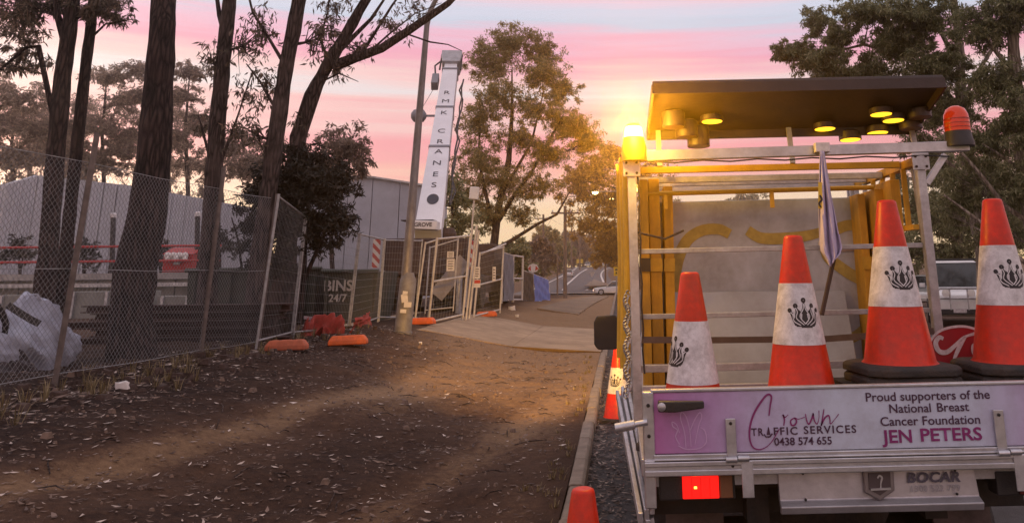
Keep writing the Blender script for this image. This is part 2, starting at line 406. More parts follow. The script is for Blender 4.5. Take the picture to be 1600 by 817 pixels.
def zfine(x, y):
    nf = 1 - .93 * sstep(16.0, 17.5, y) * (1 - sstep(25, 26.5, y)); z0 = zverge(x, y)
    z = z0 + .10 * vnoise(x + 40, y + 40, .9, 5) * sstep(.25, 2, KX - x) + .05 * vnoise(x + 40, y + 40, .28, 6) * sstep(.1, .8, KX - x) + .022 * vnoise(x + 40, y + 40, .11, 7)
    z = z - .05 * np.clip(tracks(x, y), 0, 1) * sstep(.3, 1, KX - x)
    z = z + .16 * sstep(3.8, 4.5, KX - x) * (1 - sstep(4.6, 5.6, KX - x)) * vnoise(x + 40, y + 40, .7, 9)
    z = z0 + (z - z0) * nf
    return np.where(KX - x < .02, .125 + prof(y), z)
V, F = grid(xv, yv, zfine)
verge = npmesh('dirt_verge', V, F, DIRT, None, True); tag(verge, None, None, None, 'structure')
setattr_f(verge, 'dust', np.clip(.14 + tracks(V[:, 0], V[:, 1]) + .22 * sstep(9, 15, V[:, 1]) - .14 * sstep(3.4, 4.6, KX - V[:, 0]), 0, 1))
def zg(x, y): return float(zfine(np.array([float(x)]), np.array([float(y)]))[0])

# concrete driveway crossing the verge
mb = MB(); ny = 14
for k in range(ny):
    y0, y1 = 17.9 + k * .5, 17.9 + (k + 1) * .5 - .012 * (k % 7 == 6)
    for (xa, xb) in ((-6.2, -4.2), (-4.19, -2.3), (-2.29, KX)):
        mb.hexa([(xa, y0, zs(xa, y0) - .1), (xb, y0, zs(xb, y0) - .1), (xb, y1, zs(xb, y1) - .1), (xa, y1, zs(xa, y1) - .1),
                 (xa, y0 + .25 * math.sin(xa * 3), zs(xa, y0) + .016), (xb, y0 + .25 * math.sin(xb * 3), zs(xb, y0) + .016), (xb, y1 + .25 * math.sin(xb * 3), zs(xb, y1) + .016), (xa, y1 + .25 * math.sin(xa * 3), zs(xa, y1) + .016)])
DRV = mk('dusty_concrete', (.40, .285, .185), .9, 0, .2, 2.0, .3, 50, grime=.4)
tag(mb.build('driveway', DRV), kind='structure')
# footpath strip farther on
mb = MB()
for k in range(32):
    y0, y1 = 34 + k * 1.5, 34 + (k + 1) * 1.5 - .01
    for (xa, xb) in ((-3.4, -2.6), (-2.6, -1.7)):
        q = [(xa + k * .02, y0), (xb + k * .02, y0), (xb + k * .02, y1), (xa + k * .02, y1)]
        mb.hexa([(x, y, zs(x, y) - .1) for x, y in q] + [(x, y, zs(x, y) + .012) for x, y in q])
tag(mb.build('footpath', mk('dusty_path', (.25, .18, .12), .95, 0, .25, 1.5, .3, 50, grime=.5)), kind='structure')

# street the truck stands on (camber 2 %), crossing street, hill road
V, F = grid(np.array([-.30, .3, 1.2, 2.4, 4.0, 6.5, 9.4]), np.concatenate([np.linspace(-50, 60, 56), np.linspace(62, 100, 20)]),
            lambda x, y: prof(y) + .018 * np.clip(x + .3, 0, 4.3) - .018 * np.clip(x - 4, 0, 9))
tag(npmesh('road', V, F, ASPH, None, True), kind='structure')
V, F = grid(np.linspace(-120, 120, 61), np.linspace(85, 99, 8), lambda x, y: prof(y) + .16 * (1 - sstep(85, 86.5, y)) * 0 + .10)
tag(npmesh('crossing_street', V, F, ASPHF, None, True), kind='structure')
yy = np.linspace(98, 320, 90)
def hx(y): return -6.6 - 1.6 * sstep(105, 200, y) + .9 * sstep(200, 300, y)
def hw(y): return 6.0 - .6 * sstep(100, 200, y) + 1.3 * sstep(215, 262, y)
Vh = np.stack([np.stack([hx(yy) + s * hw(yy), yy, prof(yy) + .115], -1) for s in (-1, -.5, 0, .5, 1)], 1).reshape(-1, 3)
i_ = np.arange(len(Vh)).reshape(-1, 5)
Fh = np.stack([i_[:-1, :-1], i_[:-1, 1:], i_[1:, 1:], i_[1:, :-1]], -1).reshape(-1, 4)
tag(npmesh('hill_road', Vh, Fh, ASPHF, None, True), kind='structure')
def stripe(name, fx, y0, y1, wd, z=.13, n=40):
    m = MB(); P = [(float(fx(np.array(y))), float(y), float(prof(y)) + z) for y in np.linspace(y0, y1, n)]
    m.ribbon(P, (0, 0, 1), wd); return tag(m.build(name, LINEP), kind='structure')
stripe('road_marking', lambda y: hx(y) - hw(y) + 1.1, 108, 262, .34)
stripe('road_marking', lambda y: hx(y) - hw(y) * .12 - .6 * sstep(105, 125, y), 106, 235, .36)
stripe('road_marking', lambda y: hx(y) + hw(y) - 1.5 - 2.2 * sstep(125, 106, y), 106, 250, .34)
mb = MB(); mb.b2((-14, 98.4, prof(98.) + .12), (-1.5, 99.6, prof(98.) + .135)); tag(mb.build('road_marking', LINEP), kind='structure')
KM = mk('kerb_concrete', (.27, .215, .17), .9, 0, .25, 4, .4, 60, grime=.5)
# median island kerb on the hill road
mb = MB(); mb.prism([(-4.6, 108, .35), (-2.6, 107, .35), (-1.0, 110, .4), (-4.2, 135, 1.0)], (0, 0, .08)); tag(mb.build('traffic_island', KM), kind='structure')

# kerb: separate cast blocks with open joints
kerb = thing('kerb', None, None); tag(kerb, kind='structure')
KM = mk('kerb_concrete', (.27, .215, .17), .9, 0, .25, 4, .4, 60, grime=.5)
yk = -1.5; lens = []
while yk < 17.5:
    L = .92; lens.append((yk, L)); yk += L
mb = MB(); pr = [(0, 0), (.13, 0), (.125, .118), (.10, .142), (.02, .142), (0, .13)]
mb.prism([(KX + a, 0, b) for a, b in pr], (0, .905, 0)); kb = mb.build('kerb_block', KM, kerb, bevel=.008)
for k, (y0, L) in enumerate(lens):
    o = kb if k == 0 else kb.copy()
    if k: COL.objects.link(o)
    o.location = (random.uniform(-.008, .008), y0, random.uniform(-.012, .008) - .01); o.rotation_euler = (random.uniform(-.006, .006), 0, random.uniform(-.008, .008))
mb = MB(); mb.prism([(KX + a, 25.2, b) for a, b in pr], (0, 59, 0)); mb.prism([(KX + .02, 17.6, .02), (KX + .13, 17.6, .0), (KX + .13, 17.6, .04), (KX + .02, 17.6, .07)], (0, 7.6, 0)); mb.build('far_kerb', KM, kerb)


# ------------------------------------------------------------------ leaf litter, twigs
def scatter_leaves(name, n, fx, L0, L1, mat, label, lift=.004):
    P = np.array([fx() for _ in range(n)]); z = zfine(P[:, 0], P[:, 1]); z = np.where(P[:, 0] > KX, .006 + np.clip(P[:, 2], 0, 1), z + .002)
    a = rng.random(n) * 2 * np.pi; L = L0 + (L1 - L0) * rng.random(n) ** 2; Wd = L * (.16 + .2 * rng.random(n)); tl = (rng.random(n) - .5) * .7
    ax = np.stack([np.cos(a), np.sin(a), tl * .6], -1); sd_ = np.stack([-np.sin(a), np.cos(a), (rng.random(n) - .5) * .9], -1)
    c = np.stack([P[:, 0], P[:, 1], z + lift + .3 * L * np.abs(tl)], -1)
    cu = np.stack([np.zeros(n), np.zeros(n), L * .12 * rng.random(n)], -1)
    Vv = np.stack([c - ax * L[:, None] / 2 + cu, c + sd_ * Wd[:, None] / 2, c + ax * L[:, None] / 2 + cu, c - sd_ * Wd[:, None] / 2], 1).reshape(-1, 3)
    Fv = np.arange(4 * n).reshape(n, 4)
    return tag(npmesh(name, Vv, Fv, mat), label, 'leaf litter', None, 'stuff')
def f1():
    y = 3.2 + 15 * random.random() ** 1.5; x = KX - .08 - 6.2 * random.random() ** .8
    return (x, y, 0)
def f1b():
    y = 7 + 11 * random.random(); return (-4.4 - .9 * random.random() - .05 * y + .5 * random.gauss(0, .5), y, 0)
scatter_leaves('leaf_litter', 17000, f1, .014, .085, LITTER, 'dry gum leaves strewn over the dirt verge')
scatter_leaves('leaf_litter', 2600, f1b, .03, .13, LITTER, 'thicker dry leaves banked along the foot of the fences')
def f2():
    y = 2.0 + 16 * random.random() ** 1.4; t = random.random(); return (KX + .14 + .62 * t ** 1.6, y, .03 * (1 - t) * random.random())
scatter_leaves('gutter_leaves', 7000, f2, .025, .10, leafmat('gutter_leaf', (.035, .022, .018), (.12, .08, .062), (.34, .26, .21), .05), 'dense dry leaves lying in the gutter between kerb and truck')
mb = MB()
for k in range(240):
    y = random.uniform(3.5, 17); x = KX - .3 - random.random() * 5.8; a = random.random() * 6.3; L = random.uniform(.05, .32)
    p = Vector((x, y, zg(x, y) + .008)); q = p + Vector((math.cos(a) * L, math.sin(a) * L, 0)); q.z = zg(q.x, q.y) + .01 if q.x < KX - .02 else p.z
    mb.tube([p, (p + q) / 2 + Vector((random.uniform(-.02, .02), random.uniform(-.02, .02), .015)), q], [.004, .005, .003], 4)
tag(mb.build('twigs', BARKM), 'small fallen twigs scattered across the dirt verge', 'twigs', None, 'stuff')
# pebbles and dry grass tufts
mb = MB()
for k in range(1500):
    y = 3.2 + 15 * random.random() ** 1.4; x = KX - .1 - 5.6 * random.random(); r = random.uniform(.006, .02) * (1 + 1.5 * (random.random() < .05)); c = Vector((x, y, zg(x, y) + r * .25)); a = random.random() * 6.3
    q = [(math.cos(a + i * 1.571) * r * random.uniform(.7, 1.3), math.sin(a + i * 1.571) * r * random.uniform(.7, 1.3)) for i in range(4)]
    mb.add([c + Vector((x_, y_, -r * .5)) for x_, y_ in q] + [c + Vector((x_ * .6, y_ * .6, r * .6)) for x_, y_ in q], [(4, 5, 6, 7), (0, 1, 5, 4), (1, 2, 6, 5), (2, 3, 7, 6), (3, 0, 4, 7)])
tag(mb.build('pebbles', mk('pebble', (.16, .11, .085), .9, 0, .45, 30)), 'small stones scattered over the dirt verge', 'pebbles', None, 'stuff')
mb = MB()
for k in range(150):
    if k < 100: y = random.uniform(6.5, 17.3); x = -4.75 - .055 * y + random.gauss(0, .28)
    else: y = random.uniform(4, 17); x = KX - .05 - abs(random.gauss(0, .12))
    b_ = Vector((x, y, zg(x, y)))
    for j in range(random.randint(8, 18)):
        a = random.random() * 6.3; h = random.uniform(.05, .19) * (1 if k < 100 else .32); ln = random.uniform(.2, .9); d = Vector((math.cos(a), math.sin(a), 0)); p = b_ + d * random.uniform(0, .05); sd_ = Vector((-d.y, d.x, 0)) * .004
        m1 = p + d * h * ln * .4 + Vector((0, 0, h * .7)); e_ = p + d * h * ln + Vector((0, 0, h)); mb.add([p - sd_, p + sd_, m1 + sd_ * .7, m1 - sd_ * .7, e_], [(0, 1, 2, 3), (3, 2, 4)])
tag(mb.build('grass_tufts', leafmat('straw_grass', (.10, .075, .035), (.24, .18, .09), (.34, .27, .15), .2)), 'dry grass tufts along the fence foot and kerb', 'grass', None, 'stuff')
# clods of dirt along the bank below the fence
mb = MB()
for k in range(320):
    y = random.uniform(5.5, 17.5); x = -4.3 - random.random() * 1.6 - .03 * y; r = random.uniform(.015, .06) * (1 + (random.random() < .06))
    c = Vector((x, y, zg(x, y) + r * .3)); ph = [random.uniform(.7, 1.25) for _ in range(8)]
    mb.add([c + Vector((sx * r * ph[i], sy * r * ph[i], sz * r * .7 * ph[i])) for i, (sx, sy, sz) in enumerate([(-1, -1, -1), (1, -1, -1), (1, 1, -1), (-1, 1, -1), (-.7, -.7, 1), (.7, -.7, 1), (.7, .7, 1), (-.7, .7, 1)])],
           [(0, 3, 2, 1), (4, 5, 6, 7), (0, 1, 5, 4), (1, 2, 6, 5), (2, 3, 7, 6), (3, 0, 4, 7)])
CLOD = mk('clod', (.06, .037, .03), .95, 0, .4, 12, .6, 60)
tag(mb.build('dirt_clods', CLOD), 'loose dirt clods along the bank under the mesh fence', 'dirt', None, 'stuff')

# ------------------------------------------------------------------ trees
def leaf_cloud(C, Rr, n, L, Wd, droop):
    """n leaves per clump; C (k,3) centres, Rr (k,3) radii"""
    k = len(C); C = np.repeat(C, n, 0); Rr = np.repeat(Rr, n, 0); m = len(C)
    d = rng.normal(size=(m, 3)); d /= np.linalg.norm(d, axis=1)[:, None]
    p = C + d * Rr * (rng.random(m) ** .55)[:, None]
    ax = rng.normal(size=(m, 3)) * .75; ax[:, 2] -= droop; ax /= np.linalg.norm(ax, axis=1)[:, None]
    sd_ = np.cross(ax, rng.normal(size=(m, 3))); sd_ /= np.linalg.norm(sd_, axis=1)[:, None] + 1e-9
    Ls = (L * (.6 + .8 * rng.random(m)))[:, None]; Ws = Ls * (Wd / L)
    V = np.stack([p, p + ax * Ls * .4 + sd_ * Ws / 2, p + ax * Ls, p + ax * Ls * .4 - sd_ * Ws / 2], 1).reshape(-1, 3)
    return V
def bez(a, b, c, n):
    return [a * (1 - t) ** 2 + b * 2 * t * (1 - t) + c * t * t for t in [i / (n - 1) for i in range(n)]]
def tree(name, label, trunk, rad, lobes, bark, leaf, L=.16, Wd=.04, droop=.7, group=None, nseg=10, limbs=(), twig=1.0, cat='tree', bumpy=.06, dens=1.0, more=3.2):
    """trunk: points; lobes: (centre, (rx,ry,rz), clumps, leaves per clump)"""
    T = [Vector(p) for p in trunk]; base = T[0].copy()
    root = thing(name, label, cat, base, group)
    # finer trunk with slight bumps
    P, Q = [], []
    for i in range(len(T) - 1):
        k = max(2, int((T[i + 1] - T[i]).length / .22)) if nseg >= 10 else 2
        for j in range(k):
            t = j / k; P.append(T[i].lerp(T[i + 1], t)); Q.append((rad[i] * (1 - t) + rad[i + 1] * t) * (1 + random.uniform(-bumpy, bumpy)))
    P.append(T[-1]); Q.append(rad[-1])
    mb = MB(); P0 = P[0] - Vector((0, 0, .3)); mb.tube([P0] + P, [Q[0] * 1.25] + Q, nseg, jit=.07 if nseg >= 10 else 0)
    nodes = list(zip(P, Q))
    for (pts, rr) in limbs:
        pts = [Vector(p) for p in pts]
        mb.tube(pts, rr, 7)
        for i in range(len(pts) - 1): nodes += [(pts[i].lerp(pts[i + 1], t), rr[i] * (1 - t) + rr[i + 1] * t) for t in (0, .5)]
        nodes.append((pts[-1], rr[-1]))
    Cs, Rs, tw = [], [], MB()
    for (c, rv, kc, nl) in lobes:
        c = Vector(c); rv = Vector(rv)
        best = min(nodes, key=lambda q: (q[0] - c).length + (3.0 * max(0, q[0].z - c.z + .25 * (q[0] - c).length)))
        a, ra = best; mid = a.lerp(c, .5) + Vector((0, 0, -.08 * (c - a).length)) + Vector((random.uniform(-1, 1), random.uniform(-1, 1), 0)) * .06 * (c - a).length
        B = bez(a, mid, c, 7); r0 = min(ra * .6, .03 + .02 * (c - a).length) * twig
        mb.tube(B, [r0 * (1 - .75 * i / 6) for i in range(7)], 6)
        kc = int(kc * more)
        for _ in range(kc):
            d = Vector(rng.normal(size=3)).normalized(); s_ = random.uniform(.2, 1.25)
            p = c + Vector((d.x * rv.x, d.y * rv.y, d.z * rv.z)) * s_
            q = B[random.choice((3, 4, 5, 6))]
            m_ = q.lerp(p, .5) + Vector((random.uniform(-1, 1), random.uniform(-1, 1), random.uniform(-.2, .8))) * .1 * (p - q).length
            rt = r0 * .28
            mb.tube(bez(q, m_, p, 4), [rt, rt * .8, rt * .55, rt * .3], 4)
            cr_ = .27 * (rv.x * rv.y * rv.z) ** (1 / 3) * random.uniform(.5, 1.3)
            Cs.append(p); Rs.append((cr_ * 1.15, cr_ * 1.15, cr_ * .85))
    mb.build('trunk', bark, root, True)
    if lobes:
        counts = {}
        Vs = []; i0 = 0
        for (c, rv, kc, nl) in lobes:
            kc = int(kc * more)
            Vs.append(leaf_cloud(np.array([tuple(x) for x in Cs[i0:i0 + kc]]), np.array(Rs[i0:i0 + kc]), max(4, int(nl * dens / more)), L, Wd, droop)); i0 += kc
        Vv = np.concatenate(Vs); npmesh('crown', Vv, np.arange(len(Vv)).reshape(-1, 4), leaf, root)
    return root
def lobe(u, v, Y, ru, rv, kc, nl, ry=None):
    """crown lobe given by its place and half sizes as seen at distance Y"""
    c = at(u, v, Y); s = Y / 1285.0
    return (c, (ru * s, (ry if ry else (ru + rv) / 2 * s), rv * s), kc, nl)
def path(Y, *pts): return [at(p[0], p[1], Y + (p[2] if len(p) > 2 else 0)) for p in pts]
def wd(Y, *ws): return [x * Y / 1285 / 2 for x in ws]

TG = 'gum trees behind the mesh fence'
# thick dark trunk close to the fence
Y = 11.2
tree('gum_tree', 'thickest dark rough trunk in front, rising right behind the mesh fence', path(Y, (206, 566), (204, 500), (212, 420), (231, 330), (240, 250), (247, 150), (254, 40), (258, -80, .3), (265, -250, .8), (275, -420, 1.2)),
     wd(Y, 70, 61, 57, 54, 49, 44, 39, 36, 28, 16),
     [lobe(150, -190, 11.5, 190, 60, 16, 260), lobe(420, -230, 12.5, 190, 60, 16, 260), lobe(270, -330, 12, 200, 60, 14, 220)], BARKD, LEAFN, .14, .026, 1.0, TG, 22, bumpy=.04)
Y = 14
tree('gum_tree', 'dark slim trunk nearest the left edge, forking below the top of the frame', path(Y, (66, 482), (75, 400), (86, 250), (98, 120), (108, 50), (118, -40), (130, -200)),
     wd(Y, 34, 29, 27, 26, 24, 18, 8),
     [lobe(25, 30, 14, 45, 40, 12, 150), lobe(90, 8, 14.4, 50, 26, 10, 150), lobe(35, 95, 14.6, 40, 22, 9, 110), lobe(150, 14, 14, 38, 22, 9, 110), lobe(60, -90, 14, 120, 60, 12, 160), lobe(10, -10, 14, 60, 30, 8, 130)],
     BARKD, LEAFN, .12, .026, .9, TG, 10,
     [(path(Y, (101, 62), (90, 25), (84, -30), (70, -120)), wd(Y, 14, 11, 9, 5)), (path(Y, (90, 215), (60, 72), (40, 75), (0, 110)), wd(Y, 9, 8, 6, 4))])
Y = 14.6
tree('gum_tree', 'slender dark trunk just right of the forked one at the left', path(Y, (92, 484), (102, 400), (118, 250), (132, 120), (142, 40), (150, -60), (160, -200)),
     wd(Y, 22, 19, 18, 17, 16, 12, 6), [lobe(185, 30, 14.6, 28, 14, 6, 50), lobe(170, 2, 14.6, 34, 14, 7, 80), lobe(150, -120, 14.6, 100, 60, 10, 130)], BARKD, LEAFN, .12, .026, .9, TG, 10,
     [(path(Y, (140, 62), (165, 38), (200, 32)), wd(Y, 5, 3, 2))])
Y = 15.5
tree('gum_tree', 'grey mid-sized trunk with loose leaf sprays right of the thickest one', path(Y, (322, 500), (326, 420), (332, 300), (341, 180), (350, 80), (358, 10), (366, -80), (380, -220)),
     wd(Y, 34, 29, 26, 25, 23, 22, 18, 8),
     [lobe(330, 95, 15.5, 22, 36, 8, 28), lobe(385, 70, 15.5, 30, 50, 10, 34), lobe(392, 150, 15.7, 24, 40, 8, 30), lobe(318, 200, 15.8, 20, 30, 6, 24), lobe(370, 205, 15.5, 28, 30, 8, 34), lobe(390, -80, 15.5, 120, 60, 12, 130)],
     BARKM, LEAFN, .13, .03, 1.1, TG, 10, [(path(Y, (353, 60), (343, 25), (338, -10), (330, -90)), wd(Y, 10, 8, 6, 4)), (path(Y, (332, 290), (352, 235), (372, 180), (395, 110)), wd(Y, 6, 5, 3, 2)), (path(Y, (334, 270), (318, 210), (310, 180)), wd(Y, 5, 4, 2))])
Y = 14.2
tree('gum_tree', 'brown straight trunk leaning right above the dark wattle shrub', path(Y, (398, 520), (404, 420), (416, 330), (430, 220), (446, 110), (462, 30), (474, -40), (490, -200)),
     wd(Y, 36, 31, 28, 26, 24, 23, 20, 9),
     [lobe(410, 40, 14.2, 26, 46, 9, 30), lobe(420, 130, 14.4, 26, 40, 8, 26), lobe(500, 60, 14.6, 30, 40, 10, 26), lobe(400, 210, 14, 24, 30, 7, 26), lobe(480, -120, 14, 130, 60, 12, 130)], BARKM, LEAFN, .13, .03, 1.1, TG, 10,
     [(path(Y, (447, 105), (420, 60), (395, 20), (380, -40)), wd(Y, 7, 5, 4, 3)), (path(Y, (436, 180), (408, 130), (385, 100)), wd(Y, 6, 4, 2))])
Y = 15.2
tree('gum_tree', 'twin-stemmed gum with a long limb reaching right over the street lamp', path(Y, (440, 520), (446, 400), (455, 300), (466, 215), (486, 150), (512, 102), (540, 55), (572, 0), (600, -60), (640, -160)),
     wd(Y, 40, 33, 28, 25, 22, 20, 18, 16, 13, 7),
     [lobe(520, 40, 15.2, 26, 34, 9, 30), lobe(560, 75, 15.4, 34, 22, 9, 26), lobe(610, 40, 15.2, 40, 26, 10, 26), lobe(530, 110, 15.3, 22, 22, 6, 22), lobe(650, 10, 15.4, 30, 18, 8, 22), lobe(470, 190, 15.2, 14, 30, 5, 18), lobe(520, 10, 15.6, 40, 24, 8, 30), lobe(640, -120, 15, 150, 60, 14, 130)],
     BARKM, LEAFN, .12, .028, 1.1, TG, 10,
     [(path(Y, (520, 104), (556, 90), (596, 76), (636, 50), (668, 28), (700, 6), (735, -30)), wd(Y, 20, 17, 15, 14, 13, 11, 7)),
      (path(Y, (456, 250), (478, 190), (500, 130), (530, 80), (580, 30), (600, 0)), wd(Y, 22, 18, 14, 9, 6, 4)),
      (path(Y, (478, 168), (498, 130), (530, 115), (560, 128)), wd(Y, 5, 4, 3, 1)), (path(Y, (560, 92), (590, 45), (612, 10), (640, -30)), wd(Y, 6, 5, 4, 2)),
      (path(Y, (640, 55), (672, 66), (700, 70), (722, 80)), wd(Y, 3, 3, 2, 1)), (path(Y, (572, 86), (610, 52), (648, 22), (690, 5)), wd(Y, 4, 3, 2, 1)),
      (path(Y, (515, 100), (500, 60), (512, 20), (516, -20)), wd(Y, 5, 4, 3, 2))])
# dark wattle shrub
Y = 14.9
tree('wattle_shrub', 'dense dark wattle shrub below the leaning gum trunks', path(Y, (468, 480), (474, 420), (478, 360), (470, 310)), wd(Y, 14, 10, 8, 4),
     [lobe(430, 300, 14.8, 46, 50, 26, 200), lobe(490, 290, 14.9, 48, 44, 26, 200), lobe(530, 290, 15.1, 30, 34, 14, 150), lobe(475, 355, 14.8, 56, 36, 22, 190), lobe(405, 350, 14.6, 34, 34, 14, 160), lobe(470, 250, 15.1, 44, 24, 14, 140), lobe(535, 345, 14.9, 22, 26, 8, 120), lobe(425, 405, 14.6, 40, 24, 10, 120)],
     BARKD, LEAFS, .11, .03, .1, None, 8, [(path(Y, (470, 450), (440, 380), (425, 330)), wd(Y, 7, 6, 4)), (path(Y, (474, 440), (505, 370), (520, 310)), wd(Y, 7, 6, 4)), (path(Y, (378, 420), (372, 375), (362, 340)), wd(Y, 4, 3, 2))], cat='shrub')
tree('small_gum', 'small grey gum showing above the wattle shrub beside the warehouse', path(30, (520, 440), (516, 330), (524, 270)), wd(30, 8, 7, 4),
     [lobe(545, 235, 30, 34, 22, 16, 110), lobe(520, 215, 30, 26, 20, 9, 70), lobe(558, 200, 30, 14, 9, 4, 26), lobe(500, 250, 30, 36, 26, 14, 110), lobe(566, 262, 30, 16, 18, 6, 80)], BARKM, LEAFB, .2, .06, .6, None, 7)

# row of gums far behind the site
BG = 'gums far behind the building site'
for k, (u, Yb, top, lb, desc) in enumerate([
    (20, 52, 130, [(30, 150, 60, 26), (0, 190, 50, 24), (70, 200, 40, 20), (25, 240, 50, 24)], 'far gum with a broad crown at the left edge of the site'),
    (90, 58, 160, [(95, 190, 46, 24), (70, 235, 42, 20), (120, 240, 36, 22)], 'far gum between the two slim dark trunks'),
    (160, 62, 110, [(168, 122, 40, 18), (195, 160, 40, 22), (140, 200, 40, 20), (190, 215, 36, 26), (150, 250, 34, 20)], 'far gum with flat dark top left of the thickest trunk'),
    (222, 60, 100, [(215, 112, 44, 18), (230, 150, 36, 22), (190, 235, 34, 20)], 'far gum whose rounded top shows just beside the thickest trunk'),
    (290, 60, 100, [(292, 112, 38, 18), (282, 150, 36, 20), (310, 190, 32, 24), (275, 215, 30, 24)], 'far gum with rounded dark top right of the thickest trunk'),
    (345, 56, 190, [(360, 230, 40, 26), (330, 262, 40, 22), (390, 260, 30, 26)], 'low far gum seen past the grey trunk with loose sprays'),
    (45, 70, 150, [(50, 175, 44, 24), (60, 215, 40, 22), (20, 250, 40, 20)], 'hazy gum set farther back left of the slim trunks'),
    (125, 72, 150, [(128, 168, 36, 22), (118, 210, 36, 22), (140, 255, 36, 18)], 'hazy gum set farther back between slim and thick trunks'),
    (262, 74, 150, [(268, 180, 36, 22), (255, 225, 34, 22), (290, 255, 34, 18)], 'hazy gum set farther back right of the thick trunk'),
    (415, 60, 200, [(420, 230, 34, 24), (400, 262, 36, 20)], 'hazy gum showing between the leaning trunks'),
    (-40, 50, 100, [(-40, 130, 60, 30), (-20, 200, 50, 30), (-60, 230, 40, 30)], 'far gum half cut off by the left edge of the view')]):
    b_ = at(u, 430, Yb); b_.z = .6
    tp = at(u + 6, top + 20, Yb)
    tree('far_gum', desc, [b_, b_.lerp(tp, .4) + Vector((.2, 0, 0)), b_.lerp(tp, .75) - Vector((.2, 0, 0)), tp], wd(Yb, 9, 7, 5, 2),
         [lobe(a, b, Yb + random.uniform(-2, 2), c * .9, d * .85, 15, 52) for a, b, c, d in lb] +
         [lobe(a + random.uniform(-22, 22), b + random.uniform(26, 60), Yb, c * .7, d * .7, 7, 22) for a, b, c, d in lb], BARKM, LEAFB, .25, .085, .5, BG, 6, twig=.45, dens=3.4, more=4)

for k, (u, Yb, vt, hw_, lb_) in enumerate([(30, 36, 372, 40, 'low dark shrub by the warehouse at far left'), (130, 37, 378, 36, 'low dark shrub by the warehouse between the slim trunks'), (345, 34, 360, 40, 'low dark shrub by the warehouse right of the red box'), (250, 38, 380, 34, 'low dark shrub by the warehouse behind the thick trunk')]):
    b_ = at(u, 440, Yb); b_.z = 1.95 if Yb < 39 and u < 335 else .6; tp = at(u, vt + 30, Yb)
    tree('site_shrub', lb_, [b_, b_.lerp(tp, .6), tp], wd(Yb, 5, 4, 2), [lobe(u - hw_ * .4, vt + 22, Yb, hw_ * .5, 16, 8, 60), lobe(u + hw_ * .4, vt + 26, Yb, hw_ * .5, 14, 8, 60), lobe(u, vt + 8, Yb, hw_ * .45, 14, 7, 60)], BARKD, LEAFS, .16, .06, .3, 'low shrubs by the warehouse', 6, cat='shrub')
# big round gum behind the crane
Y = 44
tree('round_gum', 'tall brown-leaved gum standing behind the crane boom', path(Y, (768, 440), (772, 380), (780, 320), (795, 250), (800, 180), (800, 110)), wd(Y, 15, 13, 11, 9, 6, 2),
     [lobe(800, 66, Y, 46, 26, 18, 80), lobe(765, 100, Y, 36, 30, 15, 80), lobe(850, 78, Y + 1, 30, 22, 11, 70), lobe(845, 115, Y, 40, 26, 15, 76), lobe(775, 150, Y - 1, 36, 30, 14, 70), lobe(878, 140, Y, 30, 24, 12, 70),
      lobe(750, 190, Y, 30, 30, 13, 64), lobe(835, 165, Y - 1, 40, 26, 12, 60), lobe(880, 190, Y, 34, 20, 13, 66), lobe(810, 215, Y, 34, 26, 11, 56), lobe(750, 250, Y, 34, 30, 15, 70), lobe(905, 205, Y, 32, 22, 14, 70),
      lobe(855, 240, Y, 44, 24, 15, 66), lobe(915, 225, Y, 22, 16, 8, 60), lobe(790, 285, Y, 40, 28, 14, 64), lobe(730, 300, Y, 26, 26, 10, 70), lobe(840, 290, Y, 32, 22, 9, 56), lobe(760, 335, Y, 36, 22, 11, 60), lobe(815, 335, Y, 28, 18, 8, 40)],
     BARKM, LEAFM, .17, .05, .6, None, 8,
     [(path(Y, (776, 350), (800, 310), (830, 270), (858, 220), (880, 180)), wd(Y, 8, 7, 5, 4, 2)), (path(Y, (774, 360), (758, 300), (748, 250), (750, 170)), wd(Y, 7, 6, 4, 2)), (path(Y, (785, 300), (830, 225), (850, 140)), wd(Y, 6, 4, 2)),
      (path(Y, (770, 392), (800, 375), (840, 350), (870, 335), (890, 300)), wd(Y, 8, 6, 5, 4, 2))], twig=.6, dens=5.2, more=6)
tree('low_shrub_tree', 'dark bushy tree filling the gap right of the crane boom', path(38, (712, 440), (708, 360), (706, 300)), wd(38, 8, 6, 3),
     [lobe(705, 300, 38, 22, 30, 12, 100), lobe(720, 350, 38, 30, 30, 12, 100), lobe(690, 275, 38, 12, 14, 5, 60)], BARKM, LEAFR, .24, .08, .3, None, 7)
# tree at the far corner, beyond the street crossing
Y = 112
tree('corner_gum', 'gum with painted amber glare at the far street corner behind the lit beacon', path(Y, (1000, 470), (990, 400), (975, 330), (965, 260)), wd(Y, 16, 13, 9, 4),
     [lobe(925, 260, Y, 44, 24, 18, 66), lobe(960, 240, Y, 34, 20, 12, 60), lobe(905, 300, Y, 38, 22, 15, 62), lobe(950, 310, Y, 44, 30, 20, 70), lobe(925, 350, Y, 36, 24, 15, 62), lobe(965, 370, Y, 40, 34, 18, 80), lobe(900, 275, Y, 30, 16, 8, 50), lobe(1010, 280, Y, 50, 40, 18, 70), lobe(1000, 360, Y, 40, 40, 14, 70), lobe(950, 400, Y, 24, 22, 9, 70)],
     BARKM, LEAFGLARE, .42, .17, .5, None, 7, dens=3.2)
